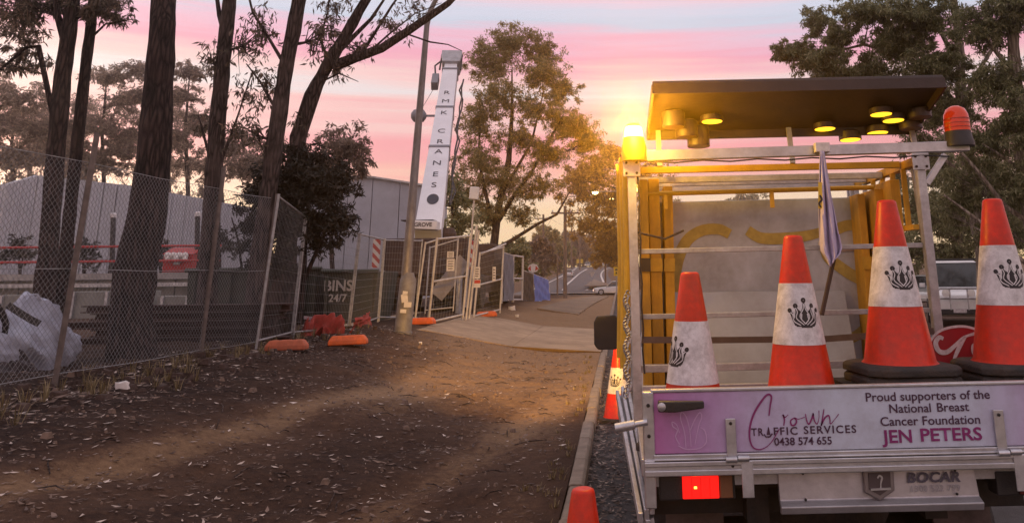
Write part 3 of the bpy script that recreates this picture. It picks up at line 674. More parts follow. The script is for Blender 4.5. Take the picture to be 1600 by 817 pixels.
# wood on and beyond the hill
HG = 'trees along the far hill'
for k, (u, Yb, vb, vt, hw_, desc) in enumerate([
    (800, 66, 440, 372, 34, 'dark leafy tree over the last site fence'), (832, 84, 440, 366, 30, 'dark tree right behind the blue cloth on the fence'),
    (845, 150, 430, 350, 30, 'grey-green tree left of the hill road'), (872, 200, 424, 372, 24, 'pale bushy tree beside the hill road'), (905, 280, 418, 360, 34, 'tree at the crest left of the yellow sign'),
    (938, 290, 416, 372, 30, 'tree on the crest behind the yellow sign'), (770, 120, 435, 380, 40, 'dark tree far behind the gates'), (960, 260, 420, 350, 30, 'tall tree on the crest right of the hill road'),
    (1060, 240, 430, 300, 60, 'far tree half hidden behind the grey sheet on the truck'), (1180, 230, 430, 285, 60, 'far tree whose top shows above the grey sheet')]):
    b_ = at(u, vb, Yb); tp = at(u, (vt + vb) / 2 - 6, Yb); h = vb - vt
    tree('hill_tree', desc, [b_, b_.lerp(tp, .6), tp], wd(Yb, 7, 5, 3),
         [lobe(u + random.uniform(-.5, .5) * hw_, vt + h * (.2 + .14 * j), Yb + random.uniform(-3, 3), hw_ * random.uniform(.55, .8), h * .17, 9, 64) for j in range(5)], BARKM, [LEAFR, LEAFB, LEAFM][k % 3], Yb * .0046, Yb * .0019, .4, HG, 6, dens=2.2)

# right-hand gums across the street
Y = 21
RG = 'large gums across the street'
tree('spreading_gum', 'large olive gum with pale limbs above the right end of the truck rack', path(Y, (1545, 500), (1538, 400), (1526, 330), (1512, 250), (1502, 170), (1500, 80), (1490, 0), (1485, -100)), wd(Y, 30, 26, 24, 21, 18, 14, 12, 6),
     [lobe(1280, 92, Y, 44, 24, 18, 120), lobe(1240, 80, Y, 34, 16, 10, 100), lobe(1275, 35, Y + .5, 26, 26, 10, 100), lobe(1310, 60, Y, 30, 26, 12, 100), lobe(1225, 84, Y, 22, 10, 5, 70),
      lobe(1360, 20, Y - 1, 50, 24, 16, 130), lobe(1400, 70, Y, 50, 34, 22, 150), lobe(1350, 110, Y, 50, 22, 18, 140), lobe(1440, 25, Y - 1, 50, 34, 22, 150), lobe(1460, 100, Y - 1, 46, 30, 20, 150), lobe(1420, 140, Y + 1, 50, 30, 18, 140), lobe(1310, 120, Y + 1, 40, 14, 10, 110), lobe(1400, -40, Y, 120, 40, 24, 140),
      lobe(1480, 170, Y, 40, 34, 18, 150), lobe(1440, 220, Y + 1.5, 40, 34, 14, 110)], BARKP, LEAFR, .12, .03, .75, RG, 10, dens=3.3, more=5, limbs=
     [(path(Y, (1506, 200), (1470, 130), (1420, 90), (1350, 70), (1290, 85)), wd(Y, 10, 8, 6, 5, 3)), (path(Y, (1500, 110), (1470, 50), (1440, 10), (1400, -30)), wd(Y, 9, 7, 5, 3)), (path(Y, (1518, 300), (1490, 262), (1462, 235), (1440, 210)), wd(Y, 8, 6, 4, 3)), (path(Y, (1502, 160), (1530, 110), (1555, 70), (1570, 30)), wd(Y, 9, 7, 6, 4))])
Y = 18.5
tree('leaning_gum', 'tall gum at the right edge with pale slanting branches', path(Y, (1630, 520), (1622, 400), (1605, 300), (1592, 200), (1585, 100), (1580, 0), (1575, -120)), wd(Y, 32, 28, 26, 22, 20, 16, 8),
     [lobe(1540, 40, Y, 50, 36, 20, 140), lobe(1590, 10, Y - .5, 50, 30, 18, 140), lobe(1560, 130, Y, 44, 36, 20, 140), lobe(1600, 190, Y - .5, 44, 40, 20, 140), lobe(1540, 220, Y + .5, 44, 34, 18, 120), lobe(1520, 290, Y + 1, 44, 34, 16, 110), lobe(1590, 290, Y, 40, 40, 16, 120), lobe(1490, 330, Y + 1.5, 40, 30, 12, 90), lobe(1560, 360, Y + 1, 50, 30, 14, 100), lobe(1680, 80, Y, 70, 70, 20, 130), lobe(1670, 250, Y, 60, 60, 16, 120), lobe(1600, -60, Y, 100, 40, 20, 130)],
     BARKP, LEAFR, .11, .028, .8, RG, 10, dens=3.3, more=5, limbs=
     [(path(Y, (1612, 350), (1570, 322), (1530, 270), (1495, 230)), wd(Y, 9, 8, 6, 3)), (path(Y, (1612, 420), (1580, 392), (1530, 345), (1475, 305)), wd(Y, 8, 6, 5, 3)), (path(Y, (1600, 270), (1560, 240), (1535, 225)), wd(Y, 6, 4, 2)), (path(Y, (1586, 120), (1540, 60), (1520, 10)), wd(Y, 9, 6, 3))])
tree('understorey_gum', 'dense low gum foliage behind the parked white wagon', path(40, (1500, 470), (1500, 380), (1510, 300)), wd(40, 12, 9, 5),
     [lobe(1440, 330, 40, 40, 50, 22, 150), lobe(1500, 330, 40, 50, 50, 26, 150), lobe(1570, 350, 40, 50, 40, 22, 150), lobe(1470, 260, 40, 40, 40, 18, 130), lobe(1540, 260, 40, 50, 46, 20, 130), lobe(1420, 390, 40, 40, 30, 12, 130), lobe(1610, 300, 40, 60, 60, 20, 130), lobe(1480, 395, 40, 50, 22, 10, 140), lobe(1560, 400, 40, 60, 20, 10, 140), lobe(1400, 270, 41, 24, 22, 8, 90)], BARKP, LEAFR, .19, .06, .5, RG, 8, dens=2.6, more=4.5)

# ------------------------------------------------------------------ vehicles (generic builder, front towards +Y of its own frame)
def ring(y, w0, w1, z0, z1, c=.06):
    return [(-w0, y, z0), (w0, y, z0), (w1, y, z1 - c), (w1 - c * 1.2, y, z1), (-w1 + c * 1.2, y, z1), (-w1, y, z1 - c)]
def wheel(root, x, y, r, wd_, name='wheel'):
    s = 1 if x > 0 else -1; rot = Matrix.Rotation(math.pi / 2, 3, 'Y')
    m = MB(); m.lathe([(r * .62, -wd_ / 2), (r * .93, -wd_ / 2), (r, -wd_ / 2 + .03), (r, wd_ / 2 - .03), (r * .93, wd_ / 2), (r * .62, wd_ / 2)], 20, (x, y, r), rot)
    wo = m.build(name, RUBBER, root, False)
    m = MB(); m.lathe([(.05, wd_ / 2 + .006), (r * .25, wd_ / 2 + .012), (r * .5, wd_ / 2 - .03), (r * .63, wd_ / 2 + .005)] if s > 0 else [(r * .63, -wd_ / 2 - .005), (r * .5, -wd_ / 2 + .03), (r * .25, -wd_ / 2 - .012), (.05, -wd_ / 2 - .006)], 14, (x, y, r), rot)
    m.build('rim', ALUD, wo, True)
def car(name, label, cat, loc, rz, L, Wd, H, paint, kind='sedan', group=None):
    root = thing(name, label, cat, (0, 0, 0), group); h = Wd / 2; f, r_ = L / 2, -L / 2
    sh = .60 * H if kind == 'sedan' else .57 * H
    m = MB()
    m.loft([ring(r_, h * .86, h * .84, .32, sh * .9), ring(r_ + .12, h * .94, h * .92, .24, sh * 1.03), ring(r_ + .8, h, h * .96, .22, sh * 1.08), ring(0, h, h * .97, .2, sh * 1.06), ring(f - 1.25, h, h * .95, .22, sh), ring(f - .35, h * .96, h * .88, .24, sh * .9), ring(f - .05, h * .88, h * .8, .28, sh * .8), ring(f, h * .8, h * .7, .34, sh * .7)])
    m.build('body', paint, root, True, .03)
    ty = {'sedan': (r_ + .55, r_ + 1.2, f - 2.0, f - 1.35), 'hatch': (r_ + .12, r_ + .55, f - 1.9, f - 1.15), 'wagon': (r_ + .08, r_ + .3, f - 1.75, f - 1.3)}[kind]
    m = MB(); b0, b1, b2_, b3 = ty; hb, ht = h * .93, h * .74
    m.loft([[(-hb, b0, sh), (hb, b0, sh), (hb, b3, sh * .98), (-hb, b3, sh * .98)], [(-ht, b1, H - .05), (ht, b1, H - .05), (ht, b2_, H - .05), (-ht, b2_, H - .05)]])
    m.build('windows', GLASS, root)
    m = MB(); m.loft([[(-ht - .02, b1 - .05, H - .07), (ht + .02, b1 - .05, H - .07), (ht + .02, b2_ + .05, H - .07), (-ht - .02, b2_ + .05, H - .07)], [(-ht + .08, b1 + .05, H), (ht - .08, b1 + .05, H), (ht - .08, b2_ - .05, H), (-ht + .08, b2_ - .05, H)]])
    m.build('roof', paint, root, False, .02)
    for sx in (-1, 1):
        for (ya, yb) in ((b0, b1), (b3, b2_), ((b0 + b3) / 2 - .1, (b1 + b2_) / 2 - .05)):
            m = MB(); m.bar((sx * hb, ya, sh), (sx * (ht + .01), yb, H - .06), .05, .06); m.build('pillar', paint, root)
        m = MB(); m.box((sx * h * .68, f - .12, sh * .74), (.34, .14, .13)); m.build('headlight', mk('lamp_glass', (.8, .8, .78), .15, 0, .05, 4), root, False, .02)
        m = MB(); m.box((sx * h * .74, r_ + .03, sh * .86), (.26, .10, .16)); m.build('tail_lamp', mk('tail_red', (.45, .02, .015), .3, 0, .05, 4), root, False, .02)
        m = MB(); m.box((sx * (h + .09), f - 1.55, sh + .06), (.18, .09, .13)); m.build('mirror', paint, root, False, .02)
        for yw in (f - .85, r_ + .8): wheel(root, sx * (h - .1), yw, .315 if kind != 'wagon' else .38, .21)
    for (yb, zb, ww, yp, zp) in ((f - .02, .38, .7, f + .045, .42), (r_ + .02, .42, .74, r_ - .045, .55)):
        m = MB(); m.box((0, yb, zb), (Wd * ww, .12, .16)); m.build('bumper', BLACKP if kind == 'wagon' else paint, root, False, .02)
        m = MB(); m.box((0, yp, zp), (.37, .01, .12)); m.build('number_plate', CWHITE, root)
    if kind == 'wagon':
        m = MB(); zb = .75
        m.tube([(-.62, f + .2, .45), (-.62, f + .22, 1.0), (-.5, f + .22, 1.08), (.5, f + .22, 1.08), (.62, f + .22, 1.0), (.62, f + .2, .45)], .035, 8)
        m.tube([(-.62, f + .21, .78), (.62, f + .21, .78)], .03, 8); m.tube([(-.25, f + .21, .45), (-.25, f + .22, 1.08)], .025, 8); m.tube([(.25, f + .21, .45), (.25, f + .22, 1.08)], .025, 8)
        m.build('bull_bar', ALUD, root, True)
        for sx in (-1, 1):
            m = MB(); m.lathe([(.02, 0), (.11, .01), (.115, .06), (.06, .1)], 16, (sx * .36, f + .28, .94), Matrix.Rotation(math.pi / 2, 3, 'X')); m.build('driving_lamp', mk('lamp_glass', (.8, .8, .78), .15, 0, .05, 4), root, True)
        m = MB(); m.tube([(-ht, b1, H + .06), (-ht, b2_, H + .06)], .02, 6); m.tube([(ht, b1, H + .06), (ht, b2_, H + .06)], .02, 6)
        for t in (.1, .5, .9): m.tube([(-ht, b1 + (b2_ - b1) * t, H + .05), (ht, b1 + (b2_ - b1) * t, H + .05)], .018, 6)
        m.build('roof_rack', BLACKP, root)
    root.location = loc; root.rotation_euler.z = rz; LOC[root.name] = Vector((0, 0, 0))
    return root
p = at(962, 461, 88); car('sedan_car', 'silver sedan crossing the far street end behind the truck mirror', 'car', (p.x, 88, prof(88.) + .11), math.pi / 2, 4.75, 1.8, 1.42, SILVERP)
car('hatchback_car', 'small white hatchback driving up the far hill road', 'car', (at(889, 430, 171).x, 171, prof(171.) + .12), 0, 4.0, 1.72, 1.48, WHITEP, 'hatch')
p = at(1505, 470, 27); car('off_road_wagon', 'white off-road wagon with bull bar facing the street between the right cones', 'car', (p.x, 27.5, .13), math.pi - .36, 4.7, 1.86, 1.92, WHITEP, 'wagon')
p = at(1590, 470, 33); car('off_road_wagon', 'white car roof showing past the rightmost cone', 'car', (p.x, 35, .13), math.pi - .3, 4.7, 1.84, 1.85, WHITEP, 'wagon')
p = at(1470, 470, 38); car('sedan_car', 'pale car parked behind the white wagon with bull bar', 'car', (p.x, 39, .13), math.pi - .3, 4.6, 1.8, 1.45, SILVERP)
for u, Yc, nm, lb in ((918, 262, SILVERP, 'tiny silver car at the crest of the hill road'), (945, 268, WHITEP, 'tiny pale car at the crest of the hill road, farthest right')):
    car('hatchback_car', lb, 'car', (at(u, 415, Yc).x, Yc, prof(float(Yc)) + .12), math.pi, 4.0, 1.72, 1.5, nm, 'hatch')

# ------------------------------------------------------------------ fences
def chainlink(parent, a0, a1, h, pitch=.072, r=.0021):
    a0, a1 = Vector(a0), Vector(a1); L = (a1 - a0).length; m = MB()
    def pt(s, t):
        return a0.lerp(a1, s / L) + Vector((.018 * math.sin(s * 3.1 + t * 2.2), 0, t + .012 * math.sin(s * 4)))
    for sg in (1, -1):
        k = -int(h / pitch) - 1 if sg > 0 else 0
        while k * pitch < (L if sg > 0 else L + h):
            c = k * pitch; k += 1
            if sg > 0: t0, t1 = max(0, -c), min(h, L - c)
            else: t0, t1 = max(0, c - L), min(h, c)
            if t1 - t0 < .02: continue
            P = [pt(c + sg * t, t) for t in np.linspace(t0, t1, max(2, int((t1 - t0) / .3) + 1))]
            m.tube(P, r, 3, False)
    return tag(m.build('mesh', mk('mesh_wire', (.20, .20, .21), .5, .5, .15, 10), parent), kind='stuff')
pA = at(85, 600, 8.9); pA.z = zs(pA.x, 8.9) - .05; tA = at(152, 208, 8.9)
pB = at(313, 557, 11.7); pB.z = zs(pB.x, 11.7) - .05; tB = at(350, 262, 11.7)
p0 = pA + (pA - pB) * 1.25; p0.z = pA.z; t0_ = tA + (tA - tB) * 1.25; t0_.z = tA.z + .05
pC = at(402, 547, 13.2); pC.z = zs(pC.x, 13.2) - .05; tC = at(434, 303, 13.2)
fen = thing('mesh_fence', 'tall chain mesh fence on leaning grey posts in front of the gum trunks', 'fence', pA)
for a, b in ((p0, t0_), (pA, tA), (pB, tB), (pC, tC)):
    m = MB(); m.tube([a, a.lerp(b, .5), b], .03, 10); m.build('post', mk('weathered_post', (.16, .13, .12), .75, .3, .3, 9, .2, 40), fen, True)
for (a, ta), (b, tb) in (((p0, t0_), (pA, tA)), ((pA, tA), (pB, tB)), ((pB, tB), (pC, tC))):
    a2, b2_ = a + Vector((0, 0, .1)), b + Vector((0, 0, .1)); chainlink(fen, a2, b2_, 2.25)
    for t in (.02, 1.1, 2.26): m = MB(); m.tube([a2 + Vector((0, 0, t)), (a2 + b2_) / 2 + Vector((0, 0, t - .02)), b2_ + Vector((0, 0, t))], .004, 4); m.build('strain_wire', GALV, fen)

def temp_panel(label, A, B, tA_, tB_, group='temporary fence panels', mat=GALV, name='temporary_fence', step=.075, mid=False, cloth=None, r=.021, infill=True):
    A, B, TA, TB = Vector(A), Vector(B), Vector(tA_), Vector(tB_)
    root = thing(name, label, 'fence', (A + B) / 2, group)
    for (a, b) in ((A, TA), (B, TB)):
        m = MB(); m.tube([a, b], r, 8); m.build('post', mat, root, True)
    for (a, b) in ((TA.lerp(A, .02), TB.lerp(B, .02)), (A.lerp(TA, .05), B.lerp(TB, .05))) + (((A.lerp(TA, .5), B.lerp(TB, .5)),) if mid else ()):
        m = MB(); m.tube([a, b], r * .85, 8); m.build('rail', mat, root, True)
    if infill:
        m = MB(); L = (B - A).length; n = max(2, int(L / step))
        for i in range(1, n): t = i / n; m.tube([A.lerp(B, t).lerp(TA.lerp(TB, t), .05), A.lerp(B, t).lerp(TA.lerp(TB, t), .98)], .0024, 3, False)
        for j in range(1, 12): t = .05 + .93 * j / 12; m.tube([A.lerp(TA, t), B.lerp(TB, t)], .0024, 3, False)
        tag(m.build('mesh', mk('panel_wire', (.28, .28, .29), .5, .5, .1, 8), root), kind='stuff')
    if cloth:
        m = MB(); nx, nz_ = 26, 16; off = (B - A).cross(Vector((0, 0, 1))).normalized()
        Vs = [A.lerp(B, i / nx).lerp(TA.lerp(TB, i / nx), .04 + .93 * j / nz_) + off * (.03 + .035 * math.sin(i * 1.3 + j * .25) + .02 * math.sin(j * .9 + i * .4)) for j in range(nz_ + 1) for i in range(nx + 1)]
        m.add(Vs, [(j * (nx + 1) + i, j * (nx + 1) + i + 1, (j + 1) * (nx + 1) + i + 1, (j + 1) * (nx + 1) + i) for j in range(nz_) for i in range(nx)])
        m.build('shade_cloth', cloth, root, True)
    return root
def gp(u, v, Y, dz=.02):
    p = at(u, v, Y); p.z = max(p.z, zs(p.x, Y) + dz) if p.x < KX else p.z; return p
q = [(at(400, 545, 12.9), at(436, 303, 12.9)), (at(455, 529, 14.6), at(477, 335, 14.6)), (at(543, 520, 17.0), at(561, 363, 17.0)), (at(590, 503, 19.0), at(600, 372, 19.0))]
temp_panel('wire fence panel next to the chain mesh, nearest of the temporary ones', *q[0][:1], q[1][0], q[0][1], q[1][1])
temp_panel('wire fence panel in front of the skip bins', q[1][0] + Vector((.03, 0, 0)), q[2][0], q[1][1] + Vector((.03, 0, 0)), q[2][1])
temp_panel('wire fence panel ending behind the street lamp', q[2][0] + Vector((.03, 0, 0)), q[3][0], q[2][1] + Vector((.03, 0, 0)), q[3][1])
temp_panel('wire fence panel between the street lamp and the left gate', at(592, 502, 19.1), at(648, 503, 20.0), at(602, 373, 19.1), at(660, 374, 20.0))
# pipe gates at the driveway
g = [(at(669, 511, 20.2), at(683, 371, 20.2)), (at(723, 498, 21.4), at(735, 366, 21.4))]
temp_panel('pale pipe gate leaf left of the bundled gate poles', g[0][0], g[1][0], g[0][1], g[1][1], 'site gates', PIPEW, 'pipe_gate', .11, True, r=.03)
g2 = [(at(740, 499, 23.5), at(750, 394, 23.5)), (at(781, 489, 25.5), at(787, 384, 25.5))]
temp_panel('pale pipe gate leaf right of the bundled gate poles', g2[0][0], g2[1][0], g2[0][1], g2[1][1], 'site gates', PIPEW, 'pipe_gate', .11, True, r=.028)
temp_panel('bare pipe fence panel just right of the street lamp', at(648, 503, 20.0), at(668, 506, 20.3), at(665, 378, 20.0), at(684, 372, 20.3), 'site gates', PIPEW, 'pipe_fence', .11, False, r=.024)
temp_panel('fence panel frame behind the left gate, in front of the crane', at(664, 490, 22.8), at(708, 486, 22.8), at(672, 385, 22.8), at(716, 372, 22.8), 'site gates', PIPEW, 'pipe_fence', .11, False, r=.02)
for k, (u0, v0, u1, v1) in enumerate([(722, 500, 738, 355), (728, 500, 745, 352), (733, 498, 748, 360)]):
    m = MB(); m.tube([at(u0, v0, 22 + k * .1), at(u1, v1, 22.1 + k * .1)], .032, 8)
    tag(m.build('gate_pole', PIPEW, None, True), ['leftmost of the three bundled poles between the gates', 'middle one of the three bundled poles between the gates', 'rightmost of the three bundled poles between the gates'][k], 'pole', 'bundled gate poles')
m = MB(); m.tube([at(752, 397, 24.0), at(790, 381, 25.6)], .03, 8); tag(m.build('gate_pole', PIPEW, None, True), 'slanting pale pipe lying along the top of the right gate', 'pole')
# small camera / light box on a leaning pole
cp = thing('site_light', 'white box lamp on a thin pale pole above the gates', 'lamp', at(727, 480, 23.4))
m = MB(); m.tube([at(727, 480, 23.4), at(741, 312, 23.4)], .025, 8); m.build('pole', PIPEW, cp, True)
m = MB(); m.box(at(741, 302, 23.4), (.26, .14, .36), (0, .08, 0)); m.build('lamp_box', WHITEP, cp, False, .02)
# signs tied to the gates
SIGNW = mk('sign_white', (.72, .68, .66), .5, 0, .08, 9, grime=.2); SIGNR = mk('sign_red', (.5, .05, .04), .5, 0, .1, 9)
for (u, v, Y, w_, h_, lb, red) in [(704, 398, 21.0, .17, .16, 'upper small white notice on the left pipe gate', 0), (704, 414, 21.0, .2, .3, 'lower white notice on the left pipe gate', 0), (744, 426, 23.3, .22, .32, 'white notice on the post of the right pipe gate', 0),
                                   (744, 443, 23.3, .24, .22, 'red and white notice under the white one on the right gate', 1), (772, 428, 24.8, .1, .42, 'narrow white notice at the far end of the right gate', 0)]:
    s_ = thing('notice_board', lb, 'sign', at(u, v, Y)); c = at(u, v, Y - .06)
    m = MB(); m.box(c, (w_, .012, h_)); m.build('board', SIGNW, s_)
    m = MB()
    if red: m.box(c + Vector((0, -.008, .05)), (w_ * .94, .004, h_ * .4)); m.build('red_band', SIGNR, s_)
    else:
        for j in range(4): m.box(c + Vector((0, -.008, h_ * (.3 - .2 * j))), (w_ * (.7 - .1 * (j % 2)), .004, h_ * .06))
        m.build('print', BLACKI, s_)
# farther fence with shade cloth
CLG = mk('grey_shade_cloth', (.17, .18, .22), .9, 0, .15, 3, .2, 60); CLB = mk('blue_shade_cloth', (.13, .19, .5), .85, 0, .12, 2, .2, 40)
fq = [(at(784, 474, 30), at(786, 393, 30)), (at(801, 472, 35.5), at(802, 398, 35.5)), (at(816, 472, 40), at(817, 400, 40)), (at(834, 474, 41), at(833, 427, 41)), (at(859, 471, 46), at(857, 437, 46))]
temp_panel('cloth-covered fence panel just past the right gate', fq[0][0], fq[1][0], fq[0][1], fq[1][1], 'cloth-covered fence panels', PIPEW, 'cloth_fence', .3, False, CLG, .03)
temp_panel('open double-post fence frame before the blue cloth', fq[1][0], fq[2][0], fq[1][1], fq[2][1], None, PIPEW, 'open_fence', .3, True, None, .05, False)
temp_panel('grey cloth fence panel leading up to the blue one', fq[2][0], fq[3][0], fq[2][1].lerp(fq[2][0], .3), fq[3][1], 'cloth-covered fence panels', PIPEW, 'cloth_fence', .3, False, mk('brown_cloth', (.10, .085, .08), .9, 0, .2, 3, .2, 60), .03)
temp_panel('bright blue cloth-covered panel at the end of the site fence', fq[3][0], fq[4][0], fq[3][1], fq[4][1], 'cloth-covered fence panels', PIPEW, 'cloth_fence', .3, False, CLB, .03)

# orange weighted feet
def foot(label, p, rz, mat=ORBLOCK):
    root = thing('fence_foot', label, 'fence foot', (0, 0, 0), 'orange fence feet'); m = MB()
    L, W_, H_ = .30, .115, .15
    m.loft([[(-L, -W_, 0), (L, -W_, 0), (L, W_, 0), (-L, W_, 0)], [(-L, -W_, .07), (L, -W_, .07), (L, W_, .07), (-L, W_, .07)], [(-L * .8, -W_ * .8, H_), (L * .8, -W_ * .8, H_), (L * .8, W_ * .8, H_), (-L * .8, W_ * .8, H_)]])
    m.build('block', mat, root, False, .02)
    m = MB()
    for x in (-.1, .1): m.lathe([(.028, H_ - .01), (.028, H_ + .004)], 10, (x, 0, 0))
    m.build('socket', BLACKP, root)
    p = Vector((p.x, p.y, zg(p.x, p.y) + .01)); root.location = p; root.rotation_euler = (random.uniform(-.05, .05), random.uniform(-.05, .05), rz); return root
def onz(u, v, Y): p = at(u, v, Y); p.z = zg(p.x, Y) - .015 if p.x < KX else p.z; return p
foot('dusty orange fence foot under the nearest wire panel, left one', at(447, 557, 12.75), .1, mk('faded_orange', (.52, .13, .06), .7, 0, .25, 6, .15, 50, grime=.5))
foot('bright orange fence foot under the corner of the skip-bin panel', at(543, 552, 13.6), .15)
foot('orange fence foot right of the street lamp base', at(659, 519, 19.3), -.15)
foot('small far orange fence foot at the right gate', at(760, 499, 24.6), .3)

# crumpled orange barrier mesh
BARR = mk('barrier_plastic', (.36, .05, .04), .7, 0, .3, 8, .3, 30, grime=.3)
def cloth_patch(name, label, cat, P00, P10, P01, P11, mat, amp, n=26, seed=3, rough=1.0):
    m = MB(); r_ = np.random.default_rng(seed); nrm = (Vector(P10) - Vector(P00)).cross(Vector(P01) - Vector(P00)).normalized()
    X, Yg = np.meshgrid(np.arange(n + 1), np.arange(n + 1)); D = amp * (vnoise(X * 1.0, Yg * 1.0 + 30, 5, seed) * 1.4 + vnoise(X * 1.0 + 9, Yg * 1.0, 2.2, seed + 1) * .8 * rough)
    Vs = []
    for j in range(n + 1):
        for i in range(n + 1):
            s_, t = i / n, j / n; p = Vector(P00) * (1 - s_) * (1 - t) + Vector(P10) * s_ * (1 - t) + Vector(P01) * (1 - s_) * t + Vector(P11) * s_ * t
            Vs.append(p + nrm * float(D[j, i]))
    m.add(Vs, [(j * (n + 1) + i, j * (n + 1) + i + 1, (j + 1) * (n + 1) + i + 1, (j + 1) * (n + 1) + i) for j in range(n) for i in range(n)])
    o = m.build(name, mat, None, True); so_ = o.modifiers.new('thick', 'SOLIDIFY'); so_.thickness = .006
    return tag(o, label, cat)
Yb = 14.4
cloth_patch('barrier_mesh', 'crumpled red-orange barrier mesh heaped behind the wire panel', 'barrier mesh', at(466, 532, 14.8), at(546, 528, 15.6), at(478, 500, 15.4), at(530, 500, 16.0), BARR, .42, 30, 5, .35)
cloth_patch('barrier_mesh', 'red-orange barrier mesh sheet hung on the wire panel', 'barrier mesh', at(548, 532, 16.6), at(583, 516, 17.8), at(556, 497, 16.6), at(581, 487, 17.8), BARR, .10, 20, 8)

# ------------------------------------------------------------------ street lamp with base pillar
lp = at(626, 531, 16.8); lp.z = zs(lp.x, 16.8)
lamp = thing('street_lamp', 'tall grey street lamp pole with thick stickered base beside the driveway', 'street lamp', lp)
Y = 16.8; top = at(667, 40, Y); bs = Vector((lp.x, Y, lp.z - .2)); ang = at(640, 400, Y)
P = [bs, at(627, 500, Y), at(634, 440, Y), at(642, 340, Y), at(655, 180, Y), top, at(672, 18, Y), at(681, 0, Y), at(700, -22, Y), at(740, -45, Y), at(800, -58, Y)]
m = MB(); m.tube(P, [.10, .10, .098, .09, .074, .058, .055, .05, .047, .044, .04], 14); m.build('pole', mk('lamp_steel', (.28, .26, .26), .55, .5, .2, 7, .08, 30, stretch=(3, 3, .7), grime=.35), lamp, True)
m = MB(); m.lathe([(.19, 0), (.19, .05), (.17, .06), (.165, 1.05), (.13, 1.12), (.1, 1.2)], 18, (lp.x + .03, Y, lp.z - .02), Matrix.Rotation(.06, 3, 'Y')); m.build('base_pillar', mk('pillar_steel', (.24, .23, .23), .6, .3, .2, 6, .1, 30, grime=.5), lamp, True)
m = MB(); m.tube([at(632, 452, Y), at(634, 443, Y)], .112, 14); m.build('clamp_band', ALU, lamp, True)
for k, (u, v, a, b) in enumerate([(632, 466, .13, .16), (637, 476, .15, .1), (630, 486, .12, .07), (633, 458, .1, .08)]):
    m = MB(); m.box(at(u, v, Y - .2), (a, .006, b), (0, random.uniform(-.2, .2), 0)); m.build('sticker', SIGNW, lamp)
m = MB(); m.loft([[(x + at(800, -58, Y).x, y + Y, z + at(800, -58, Y).z) for x, y, z in r_] for r_ in ([(0, -.04, -.05), (0, .04, -.05), (0, .04, .05), (0, -.04, .05)], [(.15, -.14, -.06), (.15, .14, -.06), (.15, .12, .07), (.15, -.12, .07)], [(.6, -.1, -.05), (.6, .1, -.05), (.6, .08, .04), (.6, -.08, .04)])]); m.build('lamp_head', WHITEP, lamp, False, .01)

# ------------------------------------------------------------------ building site behind the fence
CLAD = mk('pale_cladding', (.52, .54, .60), .55, .1, .06, 2, .0, grime=.15); PANEL = mk('tilt_panel', (.42, .44, .50), .8, 0, .08, 1.2, .1, 30, grime=.18)
def wall_run(root, pts, mat, n, th=.2, gap=.05, name='wall_panel'):
    for (u0, v0, Y0), (u1, v1, Y1), k in zip(pts[:-1], pts[1:], n):
        for i in range(k):
            a, b = i / k, (i + 1) / k
            A, B = at(u0 + (u1 - u0) * a, v0 + (v1 - v0) * a, Y0 + (Y1 - Y0) * a), at(u0 + (u1 - u0) * b, v0 + (v1 - v0) * b, Y0 + (Y1 - Y0) * b)
            d = (B - A); d.z = 0; d.normalize(); n_ = Vector((-d.y, d.x, 0)) * th; A2, B2 = A + d * gap / 2, B - d * gap / 2
            m = MB(); lo = [Vector((p.x, p.y, .3)) for p in (A2, B2, B2 + n_, A2 + n_)]; hi = [A2, B2, B2 + n_, A2 + n_]; hi = [Vector((p.x, p.y, (A2.z if j in (0, 3) else B2.z))) for j, p in enumerate(hi)]
            m.hexa(lo + hi); pn = m.build(name, mat, root)
            if mat is CLAD:
                for q in range(4):
                    t_ = (q + .5) / 4; lo_ = lo[0].lerp(lo[1], t_) - n_ * .12; hi_ = hi[0].lerp(hi[1], t_) - n_ * .12; m = MB(); m.bar(lo_, hi_, .10, .03, n_.normalized()); m.build('cladding_rib', mat, pn)
wh = thing('warehouse', 'long pale warehouse wall behind the left gum trunks', 'building', at(160, 430, 44))
wall_run(wh, [(-120, 300, 40), (14, 287, 40), (60, 274, 42), (205, 290, 46), (335, 314, 52), (420, 330, 58)], CLAD, [6, 2, 7, 6, 4])
m = MB(); m.add([at(14, 289, 40.3), at(60, 276, 42.3), at(205, 292, 46.3), at(420, 332, 58.3), at(420, 332, 58.3) + Vector((-8, 25, -.3)), at(14, 289, 40.3) + Vector((-8, 25, -.5))], [(0, 1, 2, 3, 4, 5)]); m.build('roof', ALUD, wh)
wh2 = thing('concrete_hall', 'pale tilt-panel hall wall left of the crane boom', 'building', at(600, 430, 56))
wall_run(wh2, [(470, 276, 56), (583, 278, 55), (668, 291, 55)], PANEL, [3, 2], .25, .06)
wall_run(wh2, [(668, 292, 55.2), (700, 300, 70)], PANEL, [3], .25, .06)
m = MB(); m.bar(at(470, 275, 55.9), at(583, 277, 54.9), .3, .12); m.bar(at(583, 277, 54.9), at(668, 290, 54.9), .3, .12); m.build('parapet', ALUD, wh2)
